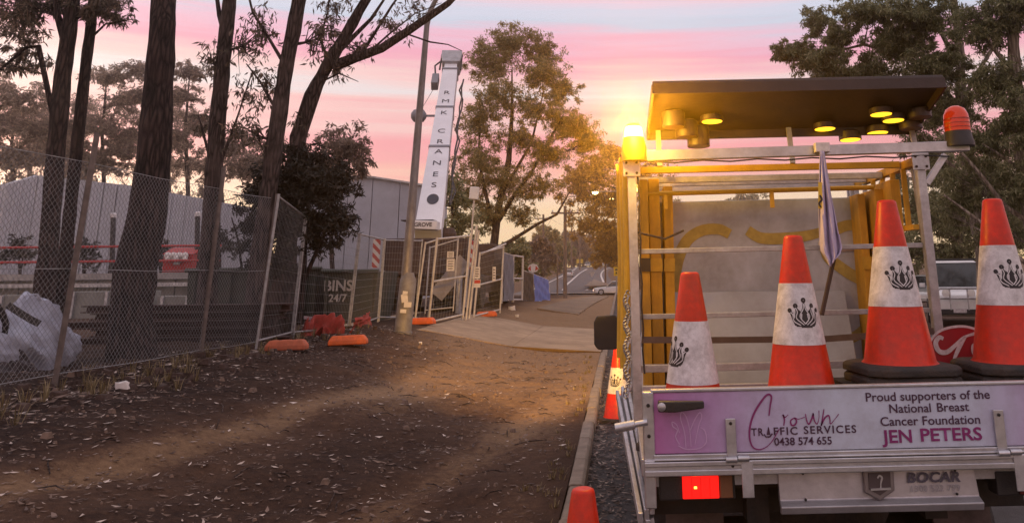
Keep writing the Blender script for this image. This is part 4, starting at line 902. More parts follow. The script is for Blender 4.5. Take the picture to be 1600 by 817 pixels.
# raised slab with red edge rails
pod = thing('concrete_podium', 'raised concrete slab edge behind the dark beams', 'slab', at(150, 470, 27))
xl, xr = at(-150, 440, 27).x, at(335, 440, 27).x
CPOD = mk('podium_concrete', (.24, .24, .22), .85, 0, .2, 1.5, .2, 30, grime=.4)
for i in range(8):
    a, b = xl + (xr - xl) * i / 8 + .02, xl + (xr - xl) * (i + 1) / 8 - .02
    m = MB(); m.b2((a, 27, .3), (b, 27.3, 1.72)); m.build('wall_panel', CPOD, pod)
m = MB(); m.b2((xl, 26.85, 1.73), (xr, 39, 1.93)); m.build('slab_edge', CONC, pod)
m = MB(); m.b2((xl, 26.7, 1.5), (xr, 26.84, 1.62)); m.build('edge_beam', ALUD, pod)
RED = mk('red_paint', (.42, .03, .03), .5, 0, .2, 6, grime=.3)
rl = thing('guard_rail', 'red edge rails along the raised slab', 'guard rail', (xl, 27.2, 1.93))
for z in (2.32, 2.8):
    m = MB(); m.tube([(xl, 27.2, z), (xr, 27.2, z)], .04, 8); m.build('rail', RED, rl, True)
for i in range(7):
    x = xl + (xr - xl) * (i + .5) / 7; m = MB(); m.tube([(x, 27.2, 1.93), (x, 27.2, 2.9)], .025, 8); m.build('post', DARKM, rl, True)
gb = thing('site_box', 'red steel site box on the raised slab right of the thickest trunk', 'box', at(283, 410, 28)); c = at(284, 395, 28)
m = MB(); m.b2((c.x - .5, 27.8, 1.95), (c.x + .5, 28.7, 2.55)); m.build('box', RED, gb, False, .02)
m = MB(); m.prism([(c.x - .54, 27.75, 2.55), (c.x + .54, 27.75, 2.55), (c.x + .54, 28.3, 2.78), (c.x - .54, 28.3, 2.78)], (0, .4, .02)); m.build('lid', RED, gb, False, .02)
m = MB(); m.b2((c.x - .1, 27.74, 2.2), (c.x + .1, 27.79, 2.3)); m.build('latch', ALUD, gb)
for k, (u, v0, v1, lb) in enumerate([(177, 412, 340, 'black standing pipe with pale cap on the slab left of the thickest trunk'), (309, 408, 338, 'black standing pipe with pale cap on the slab right of the thickest trunk')]):
    s_ = thing('standing_pipe', lb, 'pipe', at(u, v0, 28)); a = at(u, v0, 28.2); a.z = 1.93; b = at(u, v1, 28.2)
    m = MB(); m.tube([a, b], .08, 12); m.build('pipe', BLACKP, s_, True)
    m = MB(); m.lathe([(.1, 0), (.1, .12), (.05, .16)], 12, b); m.build('cap', CWHITE, s_, True)
m = MB()
for k in range(14):
    c = at(262 + (k % 7) * 4.5, 404 - (k // 7) * 5, 27.6 + .08 * (k % 3)); r = .09 + .03 * (k % 2); m.lathe([(.02, -r), (r * .8, -r * .6), (r, 0), (r * .7, r * .6), (.02, r * .9)], 8, c)
tag(m.build('rubble', SIGNW, None, True), 'pale rubble bags heaped against the red site box', 'rubble', None, 'stuff')
# formwork boxes and steel beams
for k, (u, w_, h_, lb) in enumerate([(60, 2.2, .62, 'grey formwork box standing below the slab at far left'), (175, 2.4, .7, 'grey formwork box standing below the slab beside the slim trunks'), (300, 1.8, .55, 'grey formwork box standing below the slab right of the thickest trunk')]):
    s_ = thing('formwork_box', lb, 'formwork', at(u, 465, 24), 'formwork boxes'); c = at(u, 465, 24)
    m = MB(); m.b2((c.x - w_ / 2, 23.8, .55), (c.x + w_ / 2, 24.4, .7 + h_)); m.build('box', CPOD, s_, False, .02)
    for t in (-.4, 0, .4):
        m = MB(); m.b2((c.x + t * w_ - .04, 23.72, .55), (c.x + t * w_ + .04, 23.797, .7 + h_)); m.build('rib', ALUD, s_)
BEAM = mk('rusty_beam', (.055, .03, .027), .8, .2, .35, 5, .3, 30)
x0, x1 = at(110, 500, 13.6).x, at(415, 500, 13.6).x
names = ['lowest', 'second lowest', 'middle', 'second highest', 'highest']
for k in range(5):
    yb = 13.9 + .12 * (k % 2); z = .66 + .13 * k; xa, xb_ = x0 + .25 * math.sin(k * 2.3), x1 + .3 * math.cos(k * 1.7)
    m = MB(); H_, W_, t_ = .115, .16, .018
    m.prism([(xa, yb + a, z + b) for a, b in ((-W_, 0), (W_, 0), (W_, t_), (.012, t_), (.012, H_ - t_), (W_, H_ - t_), (W_, H_), (-W_, H_), (-W_, H_ - t_), (-.012, H_ - t_), (-.012, t_), (-W_, t_))], (xb_ - xa, 0, 0))
    tag(m.build('steel_beam', BEAM), names[k] + ' dark steel beam in the stack behind the mesh fence', 'beam', 'stacked steel beams')
# skip bins
DGREEN = mk('bin_green', (.035, .045, .035), .6, .1, .25, 4, .15, 25, grime=.55); LETW = mk('worn_letter', (.42, .40, .38), .7, 0, .2, 30, grime=.3)
def skip(label, u0, u1, v1, Y, dep, txt=None):
    a, b = at(u0, 470, Y), at(u1, 470, Y); zt = at((u0 + u1) / 2, v1, Y).z; zb = .66
    s_ = thing('skip_bin', label, 'bin', ((a.x + b.x) / 2, Y, zb), 'skip bins'); m = MB(); i = .12
    ro = lambda z, e: [(a.x + e, Y + e * .3, z), (b.x - e, Y + e * .3, z), (b.x - e, Y + dep - e, z), (a.x + e, Y + dep - e, z)]
    ri = lambda z, e: [(a.x + e, Y + e, z), (b.x - e, Y + e, z), (b.x - e, Y + dep - e, z), (a.x + e, Y + dep - e, z)]
    m.loft([ro(zb, i), ro(zb + .5, .05), ro(zt, 0), ri(zt, .06), ri(zb + .1, .2)]); m.build('body', DGREEN, s_, False, .015)
    n = 4
    for k in ((0, 1, 2, 3) if not txt else (0, 4)):
        x = a.x + (b.x - a.x) * (k + .5) / (n if not txt else 5); m = MB(); m.bar((x, Y - .02, zb + .06), (x, Y - .05, zt - .08), .08, .07, (1, 0, 0)); m.build('rib', DGREEN, s_)
    m = MB(); m.tube([(a.x - .03, Y - .04, zt), (b.x + .03, Y - .04, zt)], .05, 8); m.build('rim', DGREEN, s_, True)
    if txt:
        xm = at(530, 450, Y).x
        text('lettering', 'BINS', .34, (xm, Y - .075, at(528, 447, Y).z), LETW, s_, bold=.01); text('lettering', '24/7', .24, (xm, Y - .07, at(528, 466, Y).z), LETW, s_, bold=.006)
    return s_
skip('dark green skip bin with worn white lettering beside the crane', 502, 588, 424, 19.6, 1.8, True)
skip('plain dark skip bin half hidden by the gum trunks', 288, 400, 422, 18.8, 1.8)
skip('dark brown bin between the lettered skip and the wattle stems', 440, 498, 420, 20.2, 1.6)
m = MB(); m.bar(at(462, 494, 15.6), at(536, 504, 16.2), .06, .06); tag(m.build('aluminium_bar', ALU), 'pale metal bar lying on the ground behind the wire panel', 'bar')
m = MB()
for a, b in (((455, 500), (480, 510)),): m.bar(at(*a, 15.2), at(*b, 15.4), .05, .03)
tag(m.build('timber_offcut', SIGNW), 'short pale timber offcut near the crumpled barrier mesh', 'timber')

# white bulk bag behind the fence
bagm = mk('bag_fabric', (.36, .39, .49), .8, 0, .16, 5, .9, 9, grime=.15)
bag = thing('bulk_bag', 'slumped white bulk bag with black lifting straps behind the mesh fence', 'bag', at(45, 575, 10.3))
cb = at(16, 575, 10.3); cb.z = .62; s10 = 10.3 / 1285
sil = [(-.60, .0), (.55, .0), (.60, .22), (.50, .55), (.28, .82), (.12, 1.02), (-.02, .98), (-.18, .86), (-.45, .78), (-.62, .55), (-.68, .25)]
nA, nR = 96, 34; Vs = []; Fs = []
for j in range(nR + 1):
    t = j / nR; z = 1.0 * t
    for i in range(nA):
        a = 2 * math.pi * i / nA; sq = 1 / max(abs(math.cos(a)), abs(math.sin(a))) ** .75
        r = (.50 + .05 * math.sin(math.pi * t)) * (1 - .55 * max(0, t - .55) ** 1.2) * (sq if t < .6 else 1 + (sq - 1) * max(0, 1 - (t - .6) * 4)) * (1 - (t > .98) * .35)
        ca, sa_ = math.cos(a) * 5, math.sin(a) * 5
        n_ = lambda f_, sd_: float(vnoise(np.array([ca * f_ + 30]), np.array([sa_ * f_ + t * 6 * f_ + 30]), 1.0, sd_)[0])
        wv = .03 * math.sin(4 * a + 3 * t) * t - .22 * abs(n_(.55, 41)) - .12 * abs(n_(1.2, 42)) + .03 * n_(2.6, 43) + .07
        zz = z * (.70 + .16 * math.cos(a + .3) * t) + .05 * math.sin(5 * a + 1) * t * t + .2 * math.exp(-((a - 5.6) / .45) ** 2) * t ** 3 - .1 * abs(n_(.9, 44)) * t
        Vs.append((cb.x + (r + wv) * math.cos(a) * 1.0, cb.y + (r + wv) * math.sin(a) * .9, cb.z + zz * .95))
for j in range(nR):
    for i in range(nA): Fs.append((j * nA + i, j * nA + (i + 1) % nA, (j + 1) * nA + (i + 1) % nA, (j + 1) * nA + i))
Fs.append(tuple(range(nR * nA, (nR + 1) * nA)))
m = MB(); m.add(Vs, Fs); m.build('sack', bagm, bag, True)
for k, pts in enumerate([[(-8, 474), (2, 486), (10, 505), (8, 520)], [(12, 476), (30, 488), (48, 499), (62, 506)], [(40, 470), (48, 461), (58, 460), (64, 470)]]):
    m = MB(); P = [at(u, v, 9.62 + .04 * i) for i, (u, v) in enumerate(pts)]; m.ribbon(P, (0, -1, .3), .075 if k < 2 else .03); st = m.build('strap', BLACKP if k < 2 else bagm, bag); so_ = st.modifiers.new('t', 'SOLIDIFY'); so_.thickness = .012
cloth_patch('tarp', 'dark crumpled tarp lying in front of the white bulk bag', 'tarp', at(-60, 590, 9.6), at(60, 578, 9.6), at(-60, 545, 10.0), at(40, 556, 9.9), mk('dark_tarp', (.05, .04, .045), .6, 0, .3, 6, .3, 20), .16, 24, 15)

# ------------------------------------------------------------------ mobile crane behind the gates
def hazard():
    m = bpy.data.materials.new('hazard_stripes'); m.use_nodes = True; t = m.node_tree; b = t.nodes['Principled BSDF']; b.inputs['Roughness'].default_value = .5
    tcn = N(t, 'ShaderNodeTexCoord'); sp = N(t, 'ShaderNodeSeparateXYZ'); t.links.new(tcn.outputs['Object'], sp.inputs[0])
    f_ = M_(t, 'FRACT', M_(t, 'MULTIPLY', M_(t, 'ADD', sp.outputs[0], sp.outputs[2]), 3.6)); g_ = M_(t, 'GREATER_THAN', f_, .5)
    mm = N(t, 'ShaderNodeMixRGB'); mm.inputs[1].default_value = (.62, .60, .58, 1); mm.inputs[2].default_value = (.42, .05, .04, 1)
    t.links.new(g_, mm.inputs[0]); t.links.new(mm.outputs[0], b.inputs['Base Color']); return m
HAZ = hazard()
CRW = mk('crane_white', (.78, .79, .84), .4, 0, .05, 1.5, grime=.12); CRD = mk('crane_dark', (.07, .045, .04), .7, .2, .3, 3, .2, 20, grime=.5)
crn = thing('mobile_crane', 'white boomed mobile crane parked behind the site gates', 'crane', (at(662, 470, 26).x, 26, .6))
xL, xR = at(592, 430, 25).x, at(734, 430, 25).x; xm = (xL + xR) / 2
m = MB(); m.b2((xL + .12, 25.2, 1.15), (xR - .12, 36, 1.75)); m.build('carrier_deck', CRD, crn, False, .04)
m = MB(); m.b2((xL + .08, 25.0, 1.76), (xR - .08, 27.0, at(660, 372, 25).z)); m.build('counterweight', CRD, crn, False, .06)
for k, (a, b) in enumerate(((xL, xL + .45), (xR - .45, xR))):
    m = MB(); m.b2((a, 24.8, 1.0), (b, 25.19, 1.6)); m.build('outrigger_box', CRD, crn, False, .02)
    m = MB(); m.tube([(a + .22, 24.6, .62), (a + .22, 24.6, 1.7)], .09, 10); m.build('outrigger_leg', GALV, crn, True)
for (u, v) in ((588, 396), (738, 398)):
    c = at(u, v, 24.7); m = MB(); m.b2((c.x - .11, 24.68, c.z - .42), (c.x + .11, 24.71, c.z + .42)); m.build('hazard_board', HAZ, crn)
for yw in (26.3, 28.0, 32.5, 34.2):
    for x in (xL + .3, xR - .3): wheel(crn, x - 0, yw, .58, .45); crn.children[-1].location.z = .62
m = MB(); m.loft([[(xm - .9, 33, 1.76), (xm + .9, 33, 1.76), (xm + .9, 35.9, 1.76), (xm - .9, 35.9, 1.76)], [(xm - .85, 33.2, 3.0), (xm + .85, 33.2, 3.0), (xm + .85, 35.6, 3.0), (xm - .85, 35.6, 3.0)]]); m.build('driver_cab', CRD, crn, False, .05)
m = MB(); m.loft([[(xL + .1, 27.4, 1.9), (xL + 1.0, 27.4, 1.9), (xL + 1.0, 29.0, 1.9), (xL + .1, 29.0, 1.9)], [(xL + .15, 27.5, 3.35), (xL + 1.0, 27.5, 3.35), (xL + 1.0, 28.7, 3.35), (xL + .15, 28.7, 3.35)]]); m.build('operator_cab', CRW, crn, False, .05)
# grimy side plates seen through the fence
for k, pts in enumerate([[(672, 455), (718, 398), (735, 415), (690, 470)], [(596, 420), (620, 438), (612, 462), (598, 446)]]):
    m = MB(); m.prism([at(u, v, 24.55) for u, v in pts], (0, .06, 0)); m.build('deck_plate', mk('grimy_white', (.34, .31, .30), .7, 0, .2, 4, grime=.5), crn)
# boom: lower telescoped box, inner section, head with sheaves
B0, B1 = at(672, 352, 27), at(706, 100, 36); ax = (B1 - B0).normalized(); side = ax.cross(Vector((0, -1, 0))).normalized()
if side.x < 0: side = -side
face = side.cross(ax); face = face if face.y < 0 else -face        # towards the street
face = (face + side * .22).normalized(); side = (side - face * side.dot(face)); side = (side - ax * side.dot(ax)).normalized(); face = side.cross(ax); face = face if face.y < 0 else -face
def bsec(t, w_, d_):
    c = B0 + (B1 - B0) * t
    return [c + side * (-w_ * .5) + face * (d_ * .5), c + side * (w_ * .5) + face * (d_ * .5), c + side * (w_ * .5) - face * (d_ * .3), c + side * (w_ * .3) - face * (d_ * .5), c - side * (w_ * .3) - face * (d_ * .5), c + side * (-w_ * .5) - face * (d_ * .3)]
m = MB(); m.loft([bsec(-.06, .86, .8), bsec(.06, .84, .8), bsec(.44, .72, .75), bsec(.90, .64, .7)]); boom = m.build('boom', CRW, crn, False, .02)
m = MB(); m.loft([bsec(.90, .56, .6), bsec(.955, .56, .6)]); m.build('inner_section', CRW, boom, False, .02)
def tof(v):
    best = min(range(0, 1000), key=lambda i: abs((lambda d: PCY - FPX * d.y / -d.z)(CAMROT.transposed() @ (B0 + (B1 - B0) * (i / 1000) - EYE)) - v)); return best / 1000
for t in (tof(243.5), tof(180.5), .895):
    m = MB(); m.loft([bsec(t, [.79, .74, .72][(t > .5) + (t > .8)], [.83, .80, .78][(t > .5) + (t > .8)]), bsec(t + .01, [.79, .74, .72][(t > .5) + (t > .8)], [.83, .80, .78][(t > .5) + (t > .8)])]); m.build('collar', mk('crane_grey', (.22, .22, .25), .5, .2, .1, 5), boom, False, .005)
hd = MB(); hd.loft([bsec(.95, .78, .9), bsec(1.0, .92, 1.0), bsec(1.035, .92, 1.0), bsec(1.045, .8, .8)]); head = hd.build('boom_head', mk('head_grey', (.42, .42, .45), .5, .4, .15, 5, grime=.3), boom, False, .02)
for k in range(6):
    c = B0 + (B1 - B0) * 1.05 + side * (-.36 + .145 * k); m = MB(); m.lathe([(.16, -.03), (.22, -.05), (.22, .05), (.16, .03)], 14, c + face * .1, Matrix((face, ax, side)).transposed()); m.build('sheave', DARKM, head, True)
m = MB(); c = B0 + (B1 - B0) * .85 - side * .62; m.box(c, (.3, .4, .9), Matrix((side, face, ax)).transposed()); m.build('cable_reel_box', mk('crane_grey', (.22, .22, .25), .5, .2, .1, 5), boom, False, .03)
m = MB(); c = B0 + (B1 - B0) * .60 - side * 1.05; m.lathe([(.12, -.3), (.25, -.2), (.3, 0), (.25, .2), (.1, .3)], 12, c, Matrix((face, ax, side)).transposed()); m.bar(c, c + side * .7, .08, .08); m.build('work_light', mk('crane_grey', (.22, .22, .25), .5, .2, .1, 5), boom, True)
m = MB(); m.tube([B0 + (B1 - B0) * .87 - side * .62, B0 + (B1 - B0) * .98 - side * .75, B0 + (B1 - B0) * 1.04 - side * .4], .04, 6); m.build('hose', BLACKP, boom, True)
m = MB(); m.tube([B0 + (B1 - B0) * .80 - side * .62, B0 + (B1 - B0) * .62 - side * 1.05], .012, 4); m.build('cable', DARKM, boom)
for j in range(2):
    m = MB(); m.tube([B0 + (B1 - B0) * (.1 + .07 * i) + side * (.56 + .05 * (i % 2) + .1 * j * math.sin(i * 1.7)) - face * (.1 * j) for i in range(12)], .035, 6); m.build('hydraulic_hose', BLACKP, boom, True)
INKB = mk('boom_ink', (.03, .03, .05), .5, 0, .1, 5)
wt = lambda t: float(np.interp(t, [.06, .44, .9], [.84, .72, .64]))
dt = lambda t: float(np.interp(t, [.06, .44, .9], [.8, .75, .7]))
def letters(word, ts, nrm, lat, offf, sz, sq=1.0):
    for ch, t in zip(word, ts):
        if ch == ' ': continue
        c = B0 + (B1 - B0) * t + nrm * (offf(t) + .012)
        x_ = ax.cross(nrm).normalized(); M4 = Matrix((x_ * -1 if x_.x < 0 else x_, ax, nrm)).transposed().to_4x4(); M4.translation = c
        text('letter', ch, sz, c, INKB, boom, mw=M4, sx=sq, bold=.0)
def tof(v):
    best = min(range(0, 1000), key=lambda i: abs((lambda d: PCY - FPX * d.y / -d.z)(CAMROT.transposed() @ (B0 + (B1 - B0) * (i / 1000) - EYE)) - v)); return best / 1000
tt = [tof(v) for v in (157, 170.5, 189, 200, 218, 235, 251, 269, 287, 304)]
letters('RMK CRANES', tt, face, side, lambda t: dt(t) / 2, .42, 1.05)
for k in range(5):
    m = MB(); c = B0 + (B1 - B0) * 1.04 + side * (-.36 + .18 * k); m.tube([c, c + ax * (.35 + .1 * (k % 2)) + side * .05 * (k - 2)], .03, 6); m.build('head_pin', DARKM, head, True)
for q in (-1, 1):
    m = MB(); m.tube([B0 + (B1 - B0) * t_ + side * q * .46 + face * .3 for t_ in (.9, .95, 1.0, 1.03)], .04, 6); m.build('guard_hoop', DARKM, head, True)
letters('RMK CRANES', tt, side, face, lambda t: wt(t) / 2, .42, .9)
m = MB(); c = B0 + (B1 - B0) * .075 + face * (dt(.075) / 2 + .012); P = [c + side * (.2 * math.cos(a) + .03) + ax * .3 * math.sin(a) for a in [2 * math.pi * i / 20 for i in range(20)]]; m.add(P, [tuple(range(20))]); m.build('oval_emblem', INKB, boom)
c = at(664, 352, 25.6); m = MB(); m.box(c, (.84, .5, .27), (0, .05, 0)); bx = m.build('name_box', CRW, crn, False, .02)
text('lettering', 'GROVE', .17, c + Vector((.0, -.26, 0)), INKB, bx, bold=.004)
m = MB(); m.box(at(655, 345, 25.7), (1.0, .6, .03)); m.build('deck_edge', DARKM, crn)
m = MB(); m.lathe([(.3, 0), (.3, .7), (.2, .9)], 14, (xm + .2, 27.2, 2.4)); m.box((xm, 27.6, 2.3), (1.6, 1.8, .8)); m.build('turntable', CRD, crn, False, .03)

# ------------------------------------------------------------------ far poles, wires and signs
WOODP = mk('pole_timber', (.20, .15, .12), .9, 0, .3, 3, .3, 20, stretch=(3, 3, .4))
def upole(label, u, vb, vt, Y, r, arm=True):
    b = at(u, vb, Y); t = at(u, vt, Y); s_ = thing('power_pole', label, 'pole', b, 'power poles')
    m = MB(); m.tube([b - Vector((0, 0, .3)), b.lerp(t, .5), t], [r, r * .85, r * .7], 8); m.build('pole', WOODP, s_, True)
    if arm:
        m = MB(); m.bar(t + Vector((-1.0, 0, -.5)), t + Vector((1.0, 0, -.5)), .12, .12); m.build('cross_arm', WOODP, s_)
        for x in (-.9, -.4, .4, .9):
            m = MB(); m.lathe([(.03, 0), (.06, .05), (.03, .16)], 6, t + Vector((x, 0, -.44))); m.build('insulator', CWHITE, s_)
    return t
t1 = upole('near tall power pole at the end of the verge', 883, 471, 322, 58, .15)
t2 = upole('power pole with cross-arm behind the blue cloth fence', 849, 440, 335, 98, .17)
t3 = upole('thin power pole beside the pale tree on the hill', 906, 420, 345, 215, .2)
t4 = upole('thin power pole near the crest of the hill road', 893, 424, 352, 178, .18, False)
upole('low marker pole left of the near power pole', 871, 470, 395, 60, .07, False)
t5 = upole('power pole at the right kerb of the hill road', 946, 441, 398, 118, .14, False)
for k, (a, b) in enumerate(((t1, t2), (t2, t3), (t1, t2), (t2, Vector((-60, 75, 11))))):
    m = MB(); o_ = Vector((.8 if k % 2 else -.8, 0, -.45)); m.tube([(a + o_).lerp(b + o_, i / 10) - Vector((0, 0, 1.2 * (1 - (i / 5 - 1) ** 2))) for i in range(11)], .012, 4)
    tag(m.build('power_line', BLACKP), ['upper wire from the near power pole to the one behind', 'wire running up the hill between power poles', 'lower wire from the near power pole to the one behind', 'wire running off to the left from the power pole'][k], 'wire')
def sgn(name, label, u, v, Y, poly, mat, ph, marks=()):
    c = at(u, v, Y); s_ = thing(name, label, 'sign', Vector((c.x, Y, c.z - ph))); m = MB(); m.prism([(c.x + a, Y, c.z + b) for a, b in poly], (0, .03, 0)); m.build('plate', mat, s_)
    m = MB(); m.tube([(c.x, Y + .06, c.z - ph), (c.x, Y + .06, c.z + .1)], .035, 6); m.build('post', GALV, s_, True)
    for (poly2, mt) in marks:
        m = MB(); m.prism([(c.x + a, Y - .012, c.z + b) for a, b in poly2], (0, .008, 0)); m.build('mark', mt, s_)
SY = mk('sign_yellow', (.72, .5, .04), .45, 0, .06, 6)
sgn('give_way_sign', 'pale triangular sign on the traffic island', 925, 429, 116, [(-.42, .35), (.42, .35), (0, -.4)], SIGNW, 1.6)
sgn('yellow_sign', 'yellow sign at the crest of the hill road', 906, 408, 236, [(-.95, -.55), (.95, -.55), (.95, .55), (-.95, .55)], SY, 2.2)
sgn('warning_sign', 'small yellow sign beside the truck, below the glare-tinted gum', 963, 424, 52, [(-.16, -.27), (.16, -.27), (.16, .27), (-.16, .27)], SY, 1.4, [([(-.06, -.16), (.06, -.16), (.0, .02)], BLACKI), ([(-.07, .06), (.07, .06), (.07, .16), (-.07, .16)], BLACKI)])
sgn('round_sign', 'small red and white sign above the brown fence cloth', 833, 419, 62, [(.42 * math.cos(i * .785), .34 * math.sin(i * .785)) for i in range(8)], SIGNW, 1.6, [([(-.4, -.05), (-.15, -.2), (-.2, .2)], SIGNR), ([(.4, -.05), (.15, -.2), (.2, .2)], SIGNR)])
# lit street lamps at the crossing
for k, (u, v, Y) in enumerate(((930, 301, 100), (955, 311, 118))):
    c = at(u, v, Y); xb = at(1008, 430, Y).x; s_ = thing('lit_street_lamp', ['lit street lamp farther left in front of the glare-tinted gum', 'lit street lamp nearer the beacon in front of the glare-tinted gum'][k], 'street lamp', (xb, Y, 0), 'lit street lamps at the crossing')
    m = MB(); m.tube([(xb, Y, -.3), (xb, Y, c.z - .3), (xb - .6, Y, c.z + .15), (c.x + .3, Y, c.z + .12)], [.11, .08, .06, .05], 8); m.build('pole', GALV, s_, True)
    m = MB(); m.loft([[(c.x + .35 - .45 * i, Y - .13 + .02 * i, c.z + .05), (c.x + .35 - .45 * i, Y + .13, c.z + .05), (c.x + .35 - .45 * i, Y + .1, c.z + .17 - .03 * i), (c.x + .35 - .45 * i, Y - .1, c.z + .17 - .03 * i)] for i in (0, 1, 1.4)]); m.build('lamp_head', GALV, s_)
    m = MB(); m.lathe([(.08, -.2), (.32, -.1), (.36, .04)], 12, (c.x, Y, c.z)); m.build('lamp_glass', mk('lit_glass', (1, .8, .4), .3, emit=(1, .72, .25), estr=30), s_, True)
# rubbish on the far verge
for k, (u, v, Y, r, lb) in enumerate(((799, 490, 30, .12, 'white plastic rubbish bag on the verge past the gates'), (808, 497, 27, .05, 'small white scrap of rubbish past the gates'), (657, 541, 15.5, .03, 'tiny white scrap near the lamp base'), (190, 612, 8.4, .05, 'pale scrap lying below the mesh fence'))):
    c = at(u, v, Y); c.z = max(c.z, zs(c.x, Y)) + r * .4; m = MB(); m.add([c + Vector((a * r * random.uniform(.7, 1.3), b * r, z * r * .7 * random.uniform(.6, 1.3))) for z in (-1, 0, 1) for a, b in ((-1, -.6), (0, -1), (1, -.5), (1, .6), (0, 1), (-1, .5))],
        [(i, (i + 1) % 6, 6 + (i + 1) % 6, 6 + i) for i in range(6)] + [(6 + i, 6 + (i + 1) % 6, 12 + (i + 1) % 6, 12 + i) for i in range(6)] + [tuple(range(12, 18)), tuple(range(6))[::-1]])
    tag(m.build('rubbish_scrap', SIGNW, None, True), lb, 'rubbish', 'scraps of rubbish on the verge')

# ------------------------------------------------------------------ traffic truck
FLOOR = .862
TX0, TX1, TY0, TY1, TF = .11, 1.93, 3.75, 6.15, .93          # tray outline and floor height
PIV = Vector((1.0, 5.0, 0))
tr = thing('traffic_ute', 'aluminium tray utility truck with rack, beacons and lettered tailgate parked at the kerb', 'truck', PIV)
def part(mb_, name, mat, parent=tr, smooth=False, bevel=0): return mb_.build(name, mat, parent, smooth, bevel)
# tray
m = MB(); m.b2((TX0 + .02, TY0 + .06, FLOOR - .05), (TX1 - .02, TY1, FLOOR)); part(m, 'tray_floor', ALUD)
m = MB(); m.b2((TX0, TY0 - .02, TF - .062), (TX1, TY0 + .055, TF + .005)); m.b2((TX0, TY0 - .028, TF - .022), (TX1, TY0 - .0205, TF - .002)); m.b2((TX0, TY0 - .028, TF - .06), (TX1, TY0 - .0205, TF - .036)); part(m, 'rear_rail', ALU, tr, False, .004)
# printed tailgate
def printed():
    m = bpy.data.materials.new('printed_tailgate'); m.use_nodes = True; t = m.node_tree; b = t.nodes['Principled BSDF']; b.inputs['Roughness'].default_value = .42
    g_ = N(t, 'ShaderNodeTexCoord'); sp = N(t, 'ShaderNodeSeparateXYZ'); t.links.new(g_.outputs['Object'], sp.inputs[0])
    nz = N(t, 'ShaderNodeTexNoise'); nz.inputs['Scale'].default_value = 4; nz.inputs['Detail'].default_value = 5; t.links.new(g_.outputs['Object'], nz.inputs['Vector'])
    f_ = M_(t, 'ADD', M_(t, 'DIVIDE', M_(t, 'SUBTRACT', sp.outputs[0], TX0), TX1 - TX0), M_(t, 'MULTIPLY', M_(t, 'SUBTRACT', nz.outputs['Fac'], .5), .1))
    rp = N(t, 'ShaderNodeValToRGB'); c = rp.color_ramp
    c.elements[0].position = .0; c.elements[0].color = (.48, .15, .40, 1); c.elements[1].position = 1; c.elements[1].color = (.48, .36, .60, 1)
    for p_, k_ in ((.12, (.47, .26, .52)), (.3, (.52, .48, .68)), (.45, (.56, .62, .76)), (.8, (.55, .60, .75)), (.92, (.50, .43, .64))):
        e = c.elements.new(p_); e.color = (*k_, 1)
    t.links.new(f_, rp.inputs[0])
    n2 = N(t, 'ShaderNodeTexNoise'); n2.inputs['Scale'].default_value = 11; n2.inputs['Detail'].default_value = 8; n2.inputs['Roughness'].default_value = .75; t.links.new(g_.outputs['Object'], n2.inputs['Vector'])
    r2 = N(t, 'ShaderNodeValToRGB'); r2.color_ramp.elements[0].position = .3; r2.color_ramp.elements[0].color = (.75, .72, .7, 1); r2.color_ramp.elements[1].position = .6
    t.links.new(n2.outputs['Fac'], r2.inputs[0]); mm = N(t, 'ShaderNodeMixRGB', blend_type='MULTIPLY'); mm.inputs[0].default_value = .8
    t.links.new(rp.outputs[0], mm.inputs[1]); t.links.new(r2.outputs[0], mm.inputs[2]); t.links.new(mm.outputs[0], b.inputs['Base Color']); return m
GT, GB = 1.205, .955
m = MB(); m.b2((TX0 + .045, TY0, GB), (TX1 - .045, TY0 + .028, GT)); gate = part(m, 'tailgate', printed(), tr, False, .003)
m = MB(); m.b2((TX0 + .035, TY0 - .006, GT), (TX1 - .035, TY0 + .034, GT + .014)); part(m, 'top_edge', ALU, gate, False, .004)
m = MB(); m.b2((TX0 + .04, TY0 - .01, GB - .045), (TX1 - .04, TY0 + .03, GB - .001)); m.b2((TX0 + .04, TY0 - .02, GB - .032), (TX1 - .04, TY0 - .0105, GB - .016)); part(m, 'hinge_rail', ALU, gate, False, .004)
for x in (TX0 - .002, TX1 - .045):
    m = MB(); m.b2((x, TY0 - .008, TF - .19), (x + .05, TY0 + .05, GT + .005)); part(m, 'corner_post', ALU, tr, False, .006)
    for z in (TF - .02, TF + .1, GT - .05):
        m = MB(); m.lathe([(.008, 0), (.008, .006), (.004, .009)], 8, (x + .025, TY0 - .008, z), Matrix.Rotation(math.pi / 2, 3, 'X')); part(m, 'rivet', DARKM)
yF = TY0 - .0035
def tp(u, v): p = at(u, v, TY0); return Vector((p.x, yF, p.z))
INK = mk('purple_black_ink', (.055, .018, .05), .5, 0, .1, 8); INKM = mk('magenta_ink', (.22, .02, .14), .5, 0, .1, 8); INKP = mk('pale_ink', (.62, .42, .66), .5, 0, .1, 8)
SC = 3.75 / 1283.0
for body, u0, u1, v, sz, mt, bo in (('Proud supporters of the', 1357, 1551, 620, .0515, INK, .0006), ('National', 1394, 1459, 639, .0515, INK, .0006), ('Breast', 1468, 1518, 638, .0515, INK, .0006), ('Cancer Foundation', 1380, 1536, 658.5, .0515, INK, .0006), ('JEN', 1384, 1431, 683, .073, INKM, .0016), ('PETERS', 1442, 1538, 681, .073, INKM, .0016)):
    text('lettering', body, sz, tp((u0 + u1) / 2, v), mt, gate, bold=bo, fit=(tp(u1, v) - tp(u0, v)).x)
